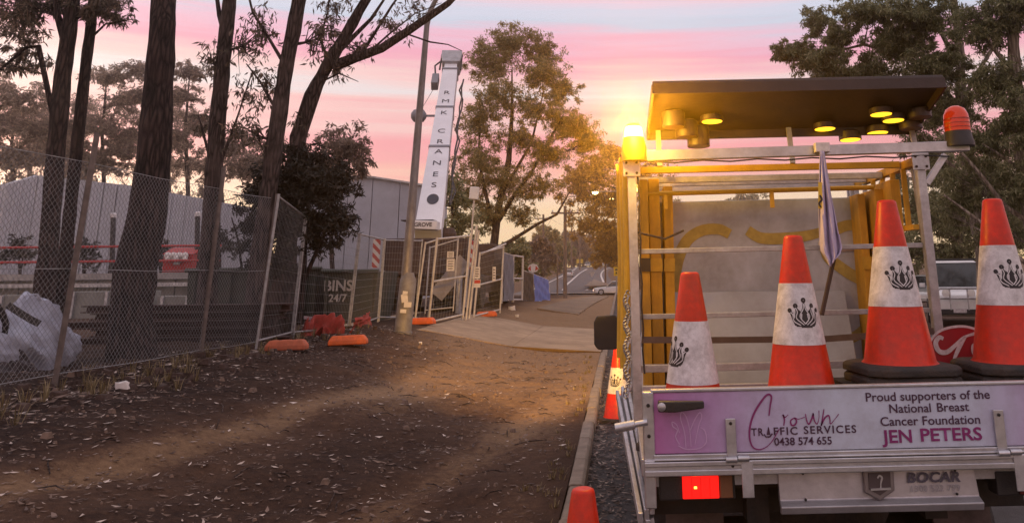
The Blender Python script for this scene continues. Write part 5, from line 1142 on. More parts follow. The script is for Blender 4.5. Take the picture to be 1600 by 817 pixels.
for body, u0, u1, v, sz in (('TR', 1178, 1197, 673, .044), ('FFIC', 1213, 1250, 672, .044), ('SERVICES', 1260, 1342, 670.5, .044), ('0438 574 655', 1214, 1304, 688, .044)):
    text('lettering', body, sz, tp((u0 + u1) / 2, v), INK, gate, bold=.0008, space=1.2 if v < 680 else 1.0, fit=(tp(u1, v) - tp(u0, v)).x)
# little cone standing for the letter A, with base curve
m = MB(); m.add([tp(1202, 677), tp(1208, 677), tp(1205.6, 665), tp(1204.4, 665)], [(0, 1, 2, 3)]); m.ribbon([tp(1198, 676), tp(1201, 680), tp(1207, 680), tp(1211, 675)], (0, -1, 0), .006); part(m, 'cone_mark', INK, gate)
def smooth_path(pts, k=6):
    P = [Vector((a, b)) for a, b in pts]; out = []
    for i in range(len(P) - 1):
        p0, p1, p2, p3 = P[max(i - 1, 0)], P[i], P[i + 1], P[min(i + 2, len(P) - 1)]
        for j in range(k):
            t = j / k; out.append(.5 * ((2 * p1) + (p2 - p0) * t + (2 * p0 - 5 * p1 + 4 * p2 - p3) * t * t + (3 * p1 - p0 - 3 * p2 + p3) * t ** 3))
    return out + [P[-1]]
def stroke(name, pts, mat, w0=.007, w1=.004, par=gate, f=tp, nrm=(0, -1, 0)):
    P = smooth_path(pts); k = len(P); m = MB()
    m.ribbon([f(p.x, p.y) for p in P], nrm, [w1 + (w0 - w1) * abs(math.sin(3.1 * i / k + .4)) for i in range(k)]); return part(m, name, mat, par)
stroke('script_capital', [(1206, 647), (1208, 632), (1210, 617), (1203, 615), (1192, 628), (1182, 645), (1176, 665), (1176, 685), (1182, 697), (1194, 699), (1208, 690), (1222, 668)], INKM, .009, .003)
for pts in ([(1229, 663), (1230, 653), (1228, 646), (1231, 650), (1236, 646)], [(1246, 651), (1240, 655), (1241, 662), (1246, 662), (1249, 656), (1246, 651), (1252, 653), (1262, 650)], [(1263, 645), (1265, 656), (1268, 661), (1272, 655), (1275, 646), (1275, 646), (1277, 656), (1281, 661), (1284, 652), (1284, 640)], [(1292, 638), (1290, 650), (1288, 662), (1288, 662), (1293, 652), (1299, 648), (1301, 654), (1302, 661), (1308, 655), (1315, 646)]):
    stroke('script_letter', pts, INKM, .007, .0025)
# pale crown outline on the purple end
for pts in ([(1066, 690), (1060, 678), (1063, 668), (1056, 662), (1055, 655), (1062, 660), (1066, 672)], [(1076, 696), (1074, 672), (1068, 650), (1070, 640), (1077, 648), (1082, 668), (1084, 694)], [(1083, 668), (1090, 652), (1098, 641), (1101, 648), (1096, 662), (1090, 690)], [(1064, 692), (1078, 698), (1098, 696), (1108, 686), (1106, 670), (1099, 664)]):
    stroke('crown_outline', pts, INKP, .004, .003)
# latch handle, bracket straps, hinges
hz = tp(1050, 628); m = MB(); m.loft([[(hz.x - .05, yF - .055, hz.z - .022), (hz.x - .05, yF - .02, hz.z - .024), (hz.x - .05, yF - .02, hz.z + .024), (hz.x - .05, yF - .055, hz.z + .022)], [(hz.x + .02, yF - .065, hz.z - .024), (hz.x + .02, yF - .028, hz.z - .024), (hz.x + .02, yF - .028, hz.z + .022), (hz.x + .02, yF - .065, hz.z + .022)], [(hz.x + .15, yF - .05, hz.z - .012), (hz.x + .15, yF - .03, hz.z - .012), (hz.x + .15, yF - .03, hz.z + .018), (hz.x + .15, yF - .05, hz.z + .018)]]); part(m, 'latch_handle', BLACKP, gate, False, .006)
m = MB(); m.lathe([(.018, 0), (.018, .045), (.008, .05)], 12, (hz.x - .035, yF - .02, hz.z), Matrix.Rotation(math.pi / 2, 3, 'X')); part(m, 'latch_bolt', ALU, gate, True)
for u, vt in ((1145, 650), (1562, 642)):
    c = tp(u, vt); m = MB(); m.b2((c.x - .022, yF - .012, GB - .03), (c.x + .022, yF - .001, c.z)); st = part(m, 'hinge_strap', ALU, gate, False, .003)
    for dz in (.02, .19):
        m = MB(); m.lathe([(.007, 0), (.007, .005), (.003, .007)], 8, (c.x, yF - .012, c.z - dz), Matrix.Rotation(math.pi / 2, 3, 'X')); part(m, 'bolt', DARKM, st)
    for dx in (0, .052):
        m = MB(); m.tube([(c.x - .03 + dx, yF - .028, GB - .022 + .004 * (dx > 0)), (c.x + .018 + dx, yF - .028, GB - .022 + .004 * (dx > 0))], .013, 10); part(m, 'hinge_knuckle', ALU, st, True)
    m = MB(); m.b2((c.x + .035, yF - .026, TF - .15), (c.x + .085, yF - .018, GB - .03)); part(m, 'hinge_plate', ALUD, st, False, .003)
# side release pin
a, b = at(966, 664, 3.72), at(1016, 655, 3.72); m = MB(); m.tube([a, a.lerp(b, .6), a.lerp(b, .62), b], [.02, .02, .013, .013], 12); part(m, 'release_pin', ALU, tr, True)
# left drop side hanging open: four ribs and plates
for k, ((u0, v0), (u1, v1)) in enumerate((((1004, 806), (967, 612)), ((1014, 800), (975, 606)), ((1022, 790), (983, 604)), ((1016, 817), (970, 640)))):
    m = MB(); m.bar(at(u0, v0, 3.78), at(u1, v1, 5.9), .022, .05); part(m, 'drop_side_rib', ALU if k != 2 else ALUD, tr, False, .004)
P_ = [at(1005, 805, 3.80), at(1020, 800, 3.80), at(984, 604, 5.92), at(968, 612, 5.92)]; m = MB(); m.prism([p + Vector((.012, 0, -.01)) for p in P_], (.008, 0, -.05)); part(m, 'drop_side_panel', ALUD)
m = MB(); m.b2((TX0 - .012, TY0 + .03, TF - .07), (TX0 + .019, TY1, TF + .0)); part(m, 'side_rail', ALU, tr, False, .004)
m = MB(); m.b2((TX1 - .02, TY0 + .06, TF - .07), (TX1 + .012, TY1, TF + .0)); part(m, 'side_rail', ALU, tr, False, .004)
m = MB(); m.b2((TX1 - .028, TY0 + .06, TF + .002), (TX1, TY1, GT - .0)); part(m, 'drop_side_panel', ALUD, tr, False, .004)
# net of chain links on the near side post
m = MB()
for k in range(34):
    p = at(985 + 3 * math.sin(k * .9), 440 + k * 5.2, 4.9 - .02 * k); m.tube([p + Vector((.012 * math.cos(a), .006 * math.sin(a * 2), .02 * math.sin(a))) for a in [i * math.pi / 4 for i in range(9)]], .004, 4)
tag(part(m, 'chain', GALV), kind='stuff')
# under-tray: tail lights, rear panel, chassis, mud flaps
for (ua, ub, lit) in ((1033, 1152, True), (1556, 1640, False)):
    a, b = at(ua, 738, 3.82), at(ub, 775, 3.82); m = MB(); m.b2((a.x, 3.80, b.z), (b.x, 3.90, a.z)); hs = part(m, 'tail_light', BLACKP, tr, False, .006)
    la, lb = at(ua + 36, 739, 3.8), at(ua + 94, 774, 3.8)
    if lit:
        m = MB(); m.b2((la.x, 3.785, lb.z), (lb.x, 3.799, la.z)); part(m, 'red_lens', mk('lit_red_lens', (.7, .01, .01), .25, emit=(1, .012, .008), estr=1.1), hs, False, .004)
        for q in range(1, 4): x_ = la.x + (lb.x - la.x) * q / 4; m = MB(); m.b2((x_ - .0012, 3.7835, lb.z + .004), (x_ + .0012, 3.785, la.z - .004)); part(m, 'lens_rib', mk('rib_dark_red', (.25, .0, .0), .3, emit=(1, .01, .01), estr=.35), hs)
        m = MB(); m.b2((la.x + .05, 3.781, (la.z + lb.z) / 2 - .004), (la.x + .062, 3.784, (la.z + lb.z) / 2 + .004)); part(m, 'bulb_glint', mk('bulb', (1, .6, .1), .3, emit=(1, .5, .05), estr=6), hs)
        m = MB(); m.b2((lb.x + .004, 3.787, lb.z), (lb.x + .06, 3.799, la.z)); part(m, 'amber_lens', mk('dull_amber', (.22, .10, .05), .3, 0, .1, 9), hs, False, .004)
    else:
        m = MB(); m.b2((la.x, 3.787, lb.z), (lb.x, 3.799, la.z)); part(m, 'red_lens', mk('dull_red', (.10, .012, .012), .3, 0, .1, 9), hs, False, .004)
a, b = at(1219, 728, 3.79), at(1540, 799, 3.77); x0p, x1p, z0p, z1p = a.x, b.x, b.z, a.z
m = MB(); m.loft([[(x0p, 3.80, z1p), (x1p - .01, 3.80, z1p), (x1p - .01, 3.83, z1p), (x0p, 3.83, z1p)], [(x0p, 3.79, z0p + .05), (x1p, 3.79, z0p + .05), (x1p, 3.82, z0p + .05), (x0p, 3.82, z0p + .05)], [(x0p, 3.76, z0p + .03), (x1p + .005, 3.76, z0p + .03), (x1p + .005, 3.80, z0p + .02), (x0p, 3.80, z0p + .02)], [(x0p, 3.77, z0p), (x1p + .005, 3.77, z0p), (x1p + .005, 3.80, z0p), (x0p, 3.80, z0p)]])
rp_ = part(m, 'rear_panel', mk('brushed_panel', (.50, .49, .52), .42, .75, .12, 6, .08, 25, grime=.3), tr, False, .004)
def rpnt(u, v): p = at(u, v, 3.79); return Vector((p.x, 3.783, p.z))
m = MB(); sh_ = [(1351, 731), (1398, 729), (1400, 765), (1377, 781), (1353, 768)]; m.prism([rpnt(u, v) + Vector((0, -.012, 0)) for u, v in sh_], (0, .02, 0)); bd = part(m, 'lock_badge', mk('badge_metal', (.30, .27, .28), .4, .7, .15, 8), rp_, False, .006)
m = MB(); m.prism([rpnt(u, v) + Vector((0, -.016, 0)) for u, v in [(1358, 737), (1392, 736), (1393, 760), (1376, 772), (1359, 762)]], (0, .003, 0)); part(m, 'badge_recess', mk('badge_dark', (.10, .08, .085), .5, .4, .15, 8), bd)
stroke('badge_scroll', [(1372, 745), (1375, 741), (1379, 744), (1378, 749), (1377, 754), (1377, 760)], ALU, .008, .005, bd, lambda u, v: rpnt(u, v) + Vector((0, -.018, 0)))
m = MB(); m.bar(rpnt(1361, 762) + Vector((0, -.02, 0)), rpnt(1392, 761) + Vector((0, -.02, 0)), .008, .008); part(m, 'badge_bar', ALU, bd)
text('lettering', 'BOCAR', .056, rpnt(1462, 747), mk('grey_ink', (.09, .085, .12), .5), rp_, bold=.002, sx=1.15, space=1.1, mw=Matrix.Translation(rpnt(1462, 747)) @ Euler((math.pi / 2, 0, 0)).to_matrix().to_4x4() @ Matrix(((1, .2, 0, 0), (0, 1, 0, 0), (0, 0, 1, 0), (0, 0, 0, 1))))
text('lettering', '1300 522 799', .036, rpnt(1464, 764), mk('faint_ink', (.28, .27, .30), .5), rp_, space=1.1)
for u, v in ((1257, 737), (1261, 778), (1494, 735), (1497, 772)):
    m = MB(); m.lathe([(.006, 0), (.006, .004), (.002, .006)], 8, rpnt(u, v) + Vector((0, -.004, 0)), Matrix.Rotation(math.pi / 2, 3, 'X')); part(m, 'screw', DARKM, rp_)
for x in (.62, 1.42):
    m = MB(); m.b2((x - .05, 3.95, .62), (x + .05, 8.2, .78)); part(m, 'chassis_rail', DARKM)
m = MB(); m.b2((.3, 3.93, TF - .16), (1.8, 4.0, TF - .07)); part(m, 'cross_member', DARKM)
m = MB(); m.b2((.95, 3.84, .50), (1.35, 3.9, .60)); part(m, 'tow_bar', DARKM)
m = MB(); m.b2((.16, 4.08, TF - .3), (1.88, 4.12, TF - .07)); part(m, 'under_tray_dark_plate', DARKM)  # dark plate added so the space under the tray reads black
m = MB(); m.lathe([(.2, -.1), (.33, -.11), (.36, -.05), (.36, .05), (.33, .11), (.2, .1)], 24, (1.02, 4.55, .58)); part(m, 'spare_wheel', RUBBER, tr, True)
m = MB(); m.tube([(.3, 4.85, .36), (.9, 4.85, .36), (.95, 4.85, .36), (1.1, 4.85, .36), (1.15, 4.85, .36), (1.75, 4.85, .36)], [.05, .05, .14, .14, .05, .05], 12); part(m, 'rear_axle', DARKM, tr, True)
m = MB(); m.b2((1.48, 5.3, .45), (1.86, 6.1, .8)); part(m, 'fuel_tank', DARKM, tr, False, .03)
m = MB(); a, b = at(1372, 815, 3.88), at(1412, 850, 3.88); m.b2((1.2, 3.82, .44), (1.55, 3.83, .555)); part(m, 'number_plate', SIGNW)
for x in (.22, 1.52):
    m = MB(); m.b2((x, 4.28, .22), (x + .28, 4.30, TF - .1)); part(m, 'mud_flap', mk('flap_rubber', (.10, .075, .07), .8, 0, .35, 9, .2, 40))
wheel(tr, .24, 4.85, .36, .24); wheel(tr, 1.80, 4.85, .36, .24); wheel(tr, .24, 7.95, .36, .24); wheel(tr, 1.80, 7.95, .36, .24)
# cab
CABP = mk('cab_white', (.70, .70, .72), .35, 0, .05, 2, coat=.4)
def rg(y, w_, z0, z1): return [(1.02 + s * w_, y, z) for s, z in ((-1, z0), (1, z0), (.97, z1 - .05), (.9, z1), (-.9, z1), (-.97, z1 - .05))]
m = MB(); m.loft([rg(6.22, .84, .45, 1.12), rg(6.3, .86, .42, 1.15), rg(7.4, .88, .40, 1.12), rg(8.2, .87, .42, 1.02), rg(8.55, .82, .45, .9), rg(8.62, .76, .5, .78)]); part(m, 'cab_body', CABP, tr, True, .02)
m = MB(); m.loft([[(.2, 6.28, 1.1), (1.84, 6.28, 1.1), (1.84, 7.5, 1.08), (.2, 7.5, 1.08)], [(.34, 6.36, 1.68), (1.70, 6.36, 1.68), (1.70, 6.95, 1.68), (.34, 6.95, 1.68)]]); part(m, 'cab_windows', GLASS)
m = MB(); m.loft([[(.31, 6.32, 1.66), (1.73, 6.32, 1.66), (1.73, 7.0, 1.66), (.31, 7.0, 1.66)], [(.38, 6.42, 1.73), (1.66, 6.42, 1.73), (1.66, 6.9, 1.73), (.38, 6.9, 1.73)]]); part(m, 'cab_roof', CABP, tr, False, .02)
for s in (.21, 1.83):
    for (ya, yb) in ((6.28, 6.36), (7.5, 6.97), (6.72, 6.68)):
        m = MB(); xx = .34 if s < 1 else 1.70; m.bar((s, ya, 1.1), (xx, yb, 1.67), .05, .05); part(m, 'cab_pillar', CABP)
for s, xx in ((-1, -.10), (1, 2.14)):
    m = MB(); c = Vector((xx, 7.0, 1.255)); m.loft([[c + Vector((a * .105, -.06, b * .14)) for a, b in ((-1, -.7), (-.7, -1), (.8, -1), (1, -.6), (1, .8), (.7, 1), (-.75, .95), (-1, .6))], [c + Vector((a * .09, .05, b * .12)) for a, b in ((-1, -.7), (-.7, -1), (.8, -1), (1, -.6), (1, .8), (.7, 1), (-.75, .95), (-1, .6))]]); mr = part(m, 'wing_mirror', BLACKP, tr, False, .012)
    m = MB(); m.bar(c, c + Vector((-s * .2, .03, -.05)), .05, .07); part(m, 'mirror_arm', BLACKP, mr)
# rack: square-tube frame
RY0, RY1, RX0, RX1 = 4.7, 6.08, .105, 1.80
zr = lambda v, Y=RY0, u=1200: at(u, v, Y).z
RT = at(1200, 240, RY0).z
def sq(a, b, w_=.045, mat=ALUD, name='rack_bar', h=None): m = MB(); m.bar(a, b, w_, h or w_); return part(m, name, mat, tr, False, .003)
for y in (RY0, RY1):
    for x in (RX0, RX1): sq((x, y, TF), (x, y, RT - .026 if y == RY0 else RT - .09), .05, ALUD, 'rack_post')
sq((RX1 + .08, RY0 + .14, TF), (RX1 + .02, RY0 + .14, RT - .09), .035, ALUD, 'rack_post')
sq((RX0 - .05, RY0, RT), (2.10, RY0, RT + .018), .05, ALU, 'rack_top_bar', .06)
sq((1.96, RY0, RT - .03), (RX1 + .03, RY0, RT - .2), .035, ALU, 'rack_brace')
for k, v in enumerate((388, 490)):
    z = zr(v); sq((RX0 + .026, RY0 + .02, z), (RX1 - .026, RY0 + .02, z), .028, GALV, 'rack_crossbar', .028)
z = zr(572); sq((RX0 + .026, RY0 + .05, z), (RX1 - .026, RY0 + .05, z), .05, ALUD, 'rack_crossbar', .04)
z = zr(598); sq((RX0 + .026, RY0 - .1, z), (RX1 - .026, RY0 - .1, z), .04, ALUD, 'rack_crossbar', .03)
for x in (RX0, RX1): sq((x, RY0 + .03, RT - .06), (x, RY1 + .05, RT - .06), .045, ALU if x < 1 else YELLOW, 'rack_side_rail', .05)
for k, (Yb, v, mt) in enumerate(((4.95, 262, YPIPE), (5.3, 278, ALUD), (5.65, 284, ALUD), (5.95, 292, ALUD))):
    z = at(1200, v, Yb).z; sq((RX0 + .03, Yb, z), (RX1 - .03, Yb, z), .035, mt, 'rack_roof_bar', .04)
z = zr(299, 5.15); m = MB(); m.tube([(.20, 5.15, z), (1.66, 5.15, z + .01)], .016, 10); part(m, 'yellow_roof_tube', YPIPE, tr, True)
for u in (1046, 1212):
    p = at(u, 300, 5.15); m = MB(); m.bar(p, p - Vector((0, 0, .1)), .025, .025); part(m, 'hanger', YPIPE)
for i in range(7):
    y = RY0 + .22 + i * .2; zt = RT - .085; m = MB(); m.bar((RX1 - .02, y, zt), (RX1 - .02, y, zt - .34), .028, .022); part(m, 'rack_baluster', YELLOW if i < 4 else ALUD)
m = MB(); m.bar((RX1 - .02, RY0 + .1, RT - .44), (RX1 - .02, RY1, RT - .44), .035, .03); part(m, 'rack_side_rail', YELLOW)
# cable to the beacon, joint plates, ratchet strap
m = MB(); m.tube([(RX0 + .035, RY0 - .01, TF + .25 + .12 * i + 0) if i % 2 else (RX0 + .042, RY0 - .028, TF + .25 + .12 * i) for i in range(11)], .006, 6); part(m, 'beacon_cable', BLACKP, tr, True)
m = MB(); m.tube([(RX0 + .1 + .16 * i, RY0 - .03 - .008 * (i % 2), RT - .034 - .012 * (i % 2)) for i in range(12)], .005, 6); part(m, 'beacon_cable', BLACKP, tr, True)
for x in (RX0, RX1):
    m = MB(); m.b2((x - .05, RY0 - .034, RT - .12), (x + .05, RY0 - .027, RT - .02)); jp = part(m, 'joint_plate', ALUD, tr, False, .003)
    for dx, dz in ((-.03, -.04), (.03, -.04), (-.03, -.1), (.03, -.1)):
        m = MB(); m.lathe([(.008, 0), (.008, .006), (.004, .008)], 6, (x + dx, RY0 - .034, RT + dz), Matrix.Rotation(math.pi / 2, 3, 'X')); part(m, 'bolt', DARKM, jp)
for k, z_ in enumerate((1.36, 1.95)):
    m = MB(); m.ribbon([(RX0 + .03, RY0 - .028, z_), (.5, RY0 + .1, z_ - .02), (1.2, RY0 + .12, z_ - .03), (RX1 - .03, RY0 - .028, z_ + .01)], (0, -1, 0), .035) if k == 0 else m.tube([(RX0 + .03, RY0 + .03, z_), (.3, RY0 + .25, z_ - .03), (.42, RY0 + .3, z_ + .02)], .007, 6); part(m, 'ratchet_strap', mk('strap_webbing', (.10, .07, .06), .8, 0, .2, 12) if k == 0 else BLACKP)
# hidden load box that carries the taller cone stacks
m = MB(); m.b2((.66, 3.98, FLOOR), (1.105, 4.42, 1.052)); part(m, 'load_box', DARKM)
m = MB(); m.b2((1.11, 3.98, FLOOR), (2.0 - .1, 4.42, 1.170)); part(m, 'load_box', DARKM)
# light board lying tilted on the rack
LBM = mk('board_brown', (.045, .028, .026), .5, 0, .25, 5, .1, 40)
xa, xb = at(1029, 137, 4.5).x, at(1484, 122, 4.5).x; zn, zf = at(1250, 130, 4.5).z, at(1250, 203, 5.02).z
A_, B_, C_, D_ = Vector((xa, 4.5, zn)), Vector((xb, 4.5, zn)), Vector((xb - .02, 5.02, zf)), Vector((xa - .02, 5.02, zf))
nb = (B_ - A_).cross(D_ - A_).normalized(); nb = nb if nb.z > 0 else -nb
m = MB(); m.prism([A_, B_, C_, D_], nb * .035); lbd = part(m, 'light_board', LBM, tr, False, .004)
for (p, q_) in ((A_, B_), (D_, C_), (A_, D_), (B_, C_)):
    m = MB(); m.bar(p - nb * .02, q_ - nb * .02, .012, .06); part(m, 'board_lip', LBM, lbd)
AMB = mk('amber_lens', (.85, .42, .03), .3, 0, .1, 8, emit=(1, .52, .02), estr=2.4)
def bp(u, v):
    """point on the underside of the board"""
    d = CAMROT @ Vector(((u - PCX) / FPX, -(v - PCY) / FPX, -1)); t = (A_ - EYE).dot(nb) / d.dot(nb); return EYE + d * t
for k, (u, v, ln) in enumerate(((1060, 172, .10), (1080, 186, .11), (1098, 196, .13), (1120, 178, .045), (1296, 192, .045), (1335, 206, .06), (1384, 170, .045), (1403, 180, .045), (1378, 198, .05), (1444, 172, .06), (1430, 190, .06))):
    c = bp(u, v); hdir = Vector((0, -.05, -1)).normalized(); rot = Vector((0, 0, 1)).rotation_difference(hdir).to_matrix()
    m = MB(); m.lathe([(.052, 0), (.07, .01), (.07, ln), (.064, ln), (.064, ln - .006)], 18, c, rot); hh = part(m, 'lamp_hood', LBM, lbd, True)
    m = MB(); m.lathe([(.0635, ln - .008), (.062, ln + .001)], 18, c, rot); part(m, 'lamp_lens', AMB if k not in (0, 1, 2, 9, 10) else mk('dim_lens', (.2, .1, .03), .4, 0, .1, 8), hh)
for (u, dx) in ((1036, 0), (1240, 0), (1432, 0)):
    p = at(u, 205, 4.98); m = MB(); m.bar((p.x, 4.98, zf + .005), (p.x, 4.98 - .05, RT - .03), .03, .02); part(m, 'board_stay', ALUD)
# beacons
def beacon(c, dome, base, sub):
    m = MB(); m.lathe([(.085, 0), (.085, .03), (.07, .06), (.066, .12)], 20, c); bo_ = part(m, 'beacon', base, tr, True)
    m = MB(); m.lathe([(.072, .12), (.075, .16), (.068, .22), (.05, .27), (.02, .295)] if not sub else [(.062, .06), (.06, .10), (.05, .13)], 20, c); part(m, 'beacon_dome', dome, bo_, True); return bo_
cR = Vector((2.05, RY0, RT + .016)); m = MB(); m.lathe([(.088, 0), (.088, .02), (.078, .06), (.076, .09)], 20, cR); bR = part(m, 'beacon', BLACKP, tr, True)
def domemat(name, col, estr):
    m = bpy.data.materials.new(name); m.use_nodes = True; b = m.node_tree.nodes['Principled BSDF']; b.inputs['Base Color'].default_value = (*col, 1); b.inputs['Roughness'].default_value = .12; b.inputs['Transmission Weight'].default_value = .35; b.inputs['Emission Color'].default_value = (*col, 1); b.inputs['Emission Strength'].default_value = estr; return m
m = MB(); m.lathe([(.073, .091), (.074, .14), (.07, .19), (.055, .225), (.026, .243), (.004, .247)], 22, cR); part(m, 'beacon_dome', domemat('red_orange_dome', (.75, .06, .012), .12), bR, True)
for z in (.11, .135, .16):
    m = MB(); m.lathe([(.0755, z), (.0755, z + .005)], 22, cR); part(m, 'lens_rib', mk('rib_red', (.32, .02, .01), .3), bR, True)
cL = Vector((at(998, 215, RY0).x, RY0 - .02, RT + .03)); m = MB(); m.lathe([(.074, -.06), (.074, .02), (.066, .05), (.06, .08)], 20, cL); bL = part(m, 'beacon', mk('beacon_base', (.30, .16, .02), .5), tr, True)
BTOP = at(998, 196, RY0).z - cL.z; BBOT = at(998, 212, RY0).z - cL.z
LITD = mk('lit_amber_dome', (1, .6, .1), .3, emit=(1, .50, .04), estr=26)
m = MB(); m.lathe([(.058, .081), (.057, BBOT + .01), (.05, BTOP - .008), (.044, BTOP)], 20, cL); part(m, 'beacon_dome', LITD, bL, True)
m = MB(); m.lathe([(.046, BTOP + .001), (.036, BTOP + .014), (.02, BTOP + .018)], 16, cL); part(m, 'beacon_cap', mk('cap_amber', (.7, .3, .02), .35), bL, True)
lt = bpy.data.lights.new('beacon_light', 'POINT'); lt.energy = 55; lt.color = (1, .52, .05); lt.shadow_soft_size = .09
lo = bpy.data.objects.new('beacon_light', lt); COL.objects.link(lo); lo.location = cL + Vector((0, -.16, .14)); lo.parent = tr; lo.matrix_parent_inverse = Matrix.Translation(-PIV)
st_ = bpy.data.lights.new('beacon_beam', 'SPOT'); st_.energy = 6000; st_.color = (1, .50, .06); st_.shadow_soft_size = .08; st_.spot_size = R(38); st_.spot_blend = 1.0
sp_ = bpy.data.objects.new('beacon_beam', st_); COL.objects.link(sp_); sp_.location = cL + Vector((-.16, .05, .12)); sp_.rotation_euler = (Vector((-2.2, 19, 0)) - sp_.location).to_track_quat('-Z', 'Y').to_euler(); sp_.parent = tr; sp_.matrix_parent_inverse = Matrix.Translation(-PIV)
fb = bpy.data.lights.new('glow_spot', 'SPOT'); fb.energy = 2300; fb.color = (1, .36, .008); fb.shadow_soft_size = .05; fb.spot_size = R(36); fb.spot_blend = .8  # added spot aimed at the camera; its scatter forms the glow around the beacon
fo = bpy.data.objects.new('glow_spot', fb); COL.objects.link(fo); fo.location = cL + Vector((-.01, -.13, .11)); fo.rotation_euler = (EYE - fo.location).to_track_quat('-Z', 'Y').to_euler(); fo.parent = tr; fo.matrix_parent_inverse = Matrix.Translation(-PIV)
tr.rotation_euler = (0, R(-.7), 0)

# ------------------------------------------------------------------ load on the truck
# yellow boards standing inside the rack, by the near side and the far side
for k, (x, y, w_, top_, lb) in enumerate(((.165, 4.98, .05, 2.28, 'yellow board nearest the left rack post'), (.235, 5.12, .07, 2.30, 'second yellow board from the left rack post'), (.315, 5.2, .06, 2.26, 'third yellow board from the left rack post'),
                                       (1.72, 4.95, .06, 2.26, 'yellow board nearest the right rack post'), (1.65, 5.1, .06, 2.22, 'second yellow board from the right rack post'), (1.585, 5.22, .05, 2.2, 'third yellow board from the right rack post'))):
    bo_ = thing('yellow_board', lb, 'board', (x, y, FLOOR), 'yellow boards standing in the rack'); dx = random.uniform(-.012, .012); z0 = FLOOR + .002
    m = MB(); m.hexa([(x - w_ / 2, y, z0), (x + w_ / 2, y, z0), (x + w_ / 2, y + .3, z0), (x - w_ / 2, y + .3, z0), (x - w_ / 2 + dx, y + .02, top_), (x + w_ / 2 + dx, y + .02, top_), (x + w_ / 2 + dx, y + .32, top_), (x - w_ / 2 + dx, y + .32, top_)]); m.build('plank', YELLOW, bo_, False, .005)
    m = MB(); m.b2((x - w_ / 2 - .004 + dx * .5, y + .004, 1.72), (x + w_ / 2 + .004 + dx * .5, y + .012, 1.80)); m.build('strap', BLACKP if k in (0, 4) else YPIPE, bo_)
for k in range(5):
    x, y = .035 - .018 * (k % 3), 4.86 + .09 * k; m = MB(); m.tube([(x, y, 1.12 + .05 * k), (x + .012, y, 1.8), (x + .006, y, 2.44 - .03 * k)], .022, 8)
    tag(m.build('yellow_tube', YPIPE, None, True), ['rearmost', 'second from the back', 'middle one', 'second from the front', 'foremost'][k] + ' of the yellow tubes strapped upright outside the left rack side', 'tube', 'yellow tubes strapped outside the rack')
# grey sheet with sprayed letters
SHEET = mk('grey_sheet', (.46, .50, .58), .45, .4, .2, 3.2, .06, 10, stretch=(1, 1, .5), grime=.5)
YS = 5.42; A_s, B_s = at(1030, 316, YS), at(1352, 307, YS)
gs = thing('sign_sheet', 'large grey metal sheet with yellow sprayed letters standing in the rack', 'sign', (A_s.x, YS, TF))
m = MB(); m.hexa([(A_s.x, YS, FLOOR + .004), (B_s.x + .2, YS, FLOOR + .004), (B_s.x + .2, YS + .02, FLOOR + .004), (A_s.x, YS + .02, FLOOR + .004), (A_s.x, YS, A_s.z), (B_s.x + .2, YS, B_s.z), (B_s.x + .2, YS + .02, B_s.z), (A_s.x, YS + .02, A_s.z)]); m.build('sheet', SHEET, gs, False, .004)
SPRAY = mk('yellow_spray', (.42, .32, .09), .6, 0, .25, 14, grime=.15)
f_s = lambda u, v: Vector((at(u, v, YS).x, YS - .006, at(u, v, YS).z))
for pts in ([(1140, 366), (1122, 358), (1095, 361), (1072, 378), (1058, 412), (1055, 452), (1064, 492), (1090, 526), (1125, 541), (1157, 528), (1178, 512)], [(1168, 360), (1190, 372), (1230, 372), (1262, 368), (1292, 360)], [(1240, 370), (1238, 420), (1240, 480)], [(1362, 356), (1325, 352), (1296, 368), (1292, 398), (1322, 424), (1356, 446), (1366, 480), (1348, 516), (1316, 532), (1296, 522)]):
    stroke('sprayed_stroke', pts, SPRAY, .075, .06, gs, f_s)
gs2 = thing('sign_sheet', 'smaller light grey sheet standing at the right end of the large one', 'sign', (at(1352, 400, 5.36).x, 5.36, TF))
a, b = at(1348, 306, 5.36), at(1404, 500, 5.36); m = MB(); m.b2((a.x, 5.36, FLOOR + .004), (b.x, 5.38, a.z)); m.build('sheet', mk('light_sheet', (.40, .39, .42), .5, .3, .08, 3, grime=.25), gs2, False, .004)
m = MB(); m.b2((at(1378, 318, 5.36).x, 5.353, at(1378, 320, 5.36).z), (at(1384, 318, 5.36).x, 5.359, at(1378, 314, 5.36).z)); m.build('tag', SIGNW, gs2)
gs3 = thing('sign_sheet', 'lower grey sheet leaning in front of the sprayed one', 'sign', (A_s.x, 5.2, TF))
a, b = at(1046, 394, 5.2), at(1340, 560, 5.2); m = MB(); m.hexa([(a.x, 5.1, FLOOR + .004), (b.x, 5.1, FLOOR + .004), (b.x, 5.115, FLOOR + .004), (a.x, 5.115, FLOOR + .004), (a.x, 5.38, a.z - .25), (b.x, 5.38, a.z - .25), (b.x, 5.395, a.z - .25), (a.x, 5.395, a.z - .25)]); m.build('sheet', mk('brown_grey_sheet', (.38, .40, .45), .5, .35, .12, 2.5, .05, 10, grime=.35), gs3, False, .004)
m = MB()
for k, (u, v, w_, h_) in enumerate(((1290, 385, .1, .06), (1345, 378, .06, .08), (1375, 384, .1, .05), (1325, 388, .12, .04))):
    m = MB(); c = at(u, v, 5.35 if u > 1347 else YS); m.box(c + Vector((0, -.008, 0)), (w_, .004, h_), (0, random.uniform(-.1, .1), 0)); m.build('torn_label', [SIGNW, mk('old_label', (.30, .24, .24), .7, 0, .3, 20)][k % 2], gs2 if u > 1347 else gs)
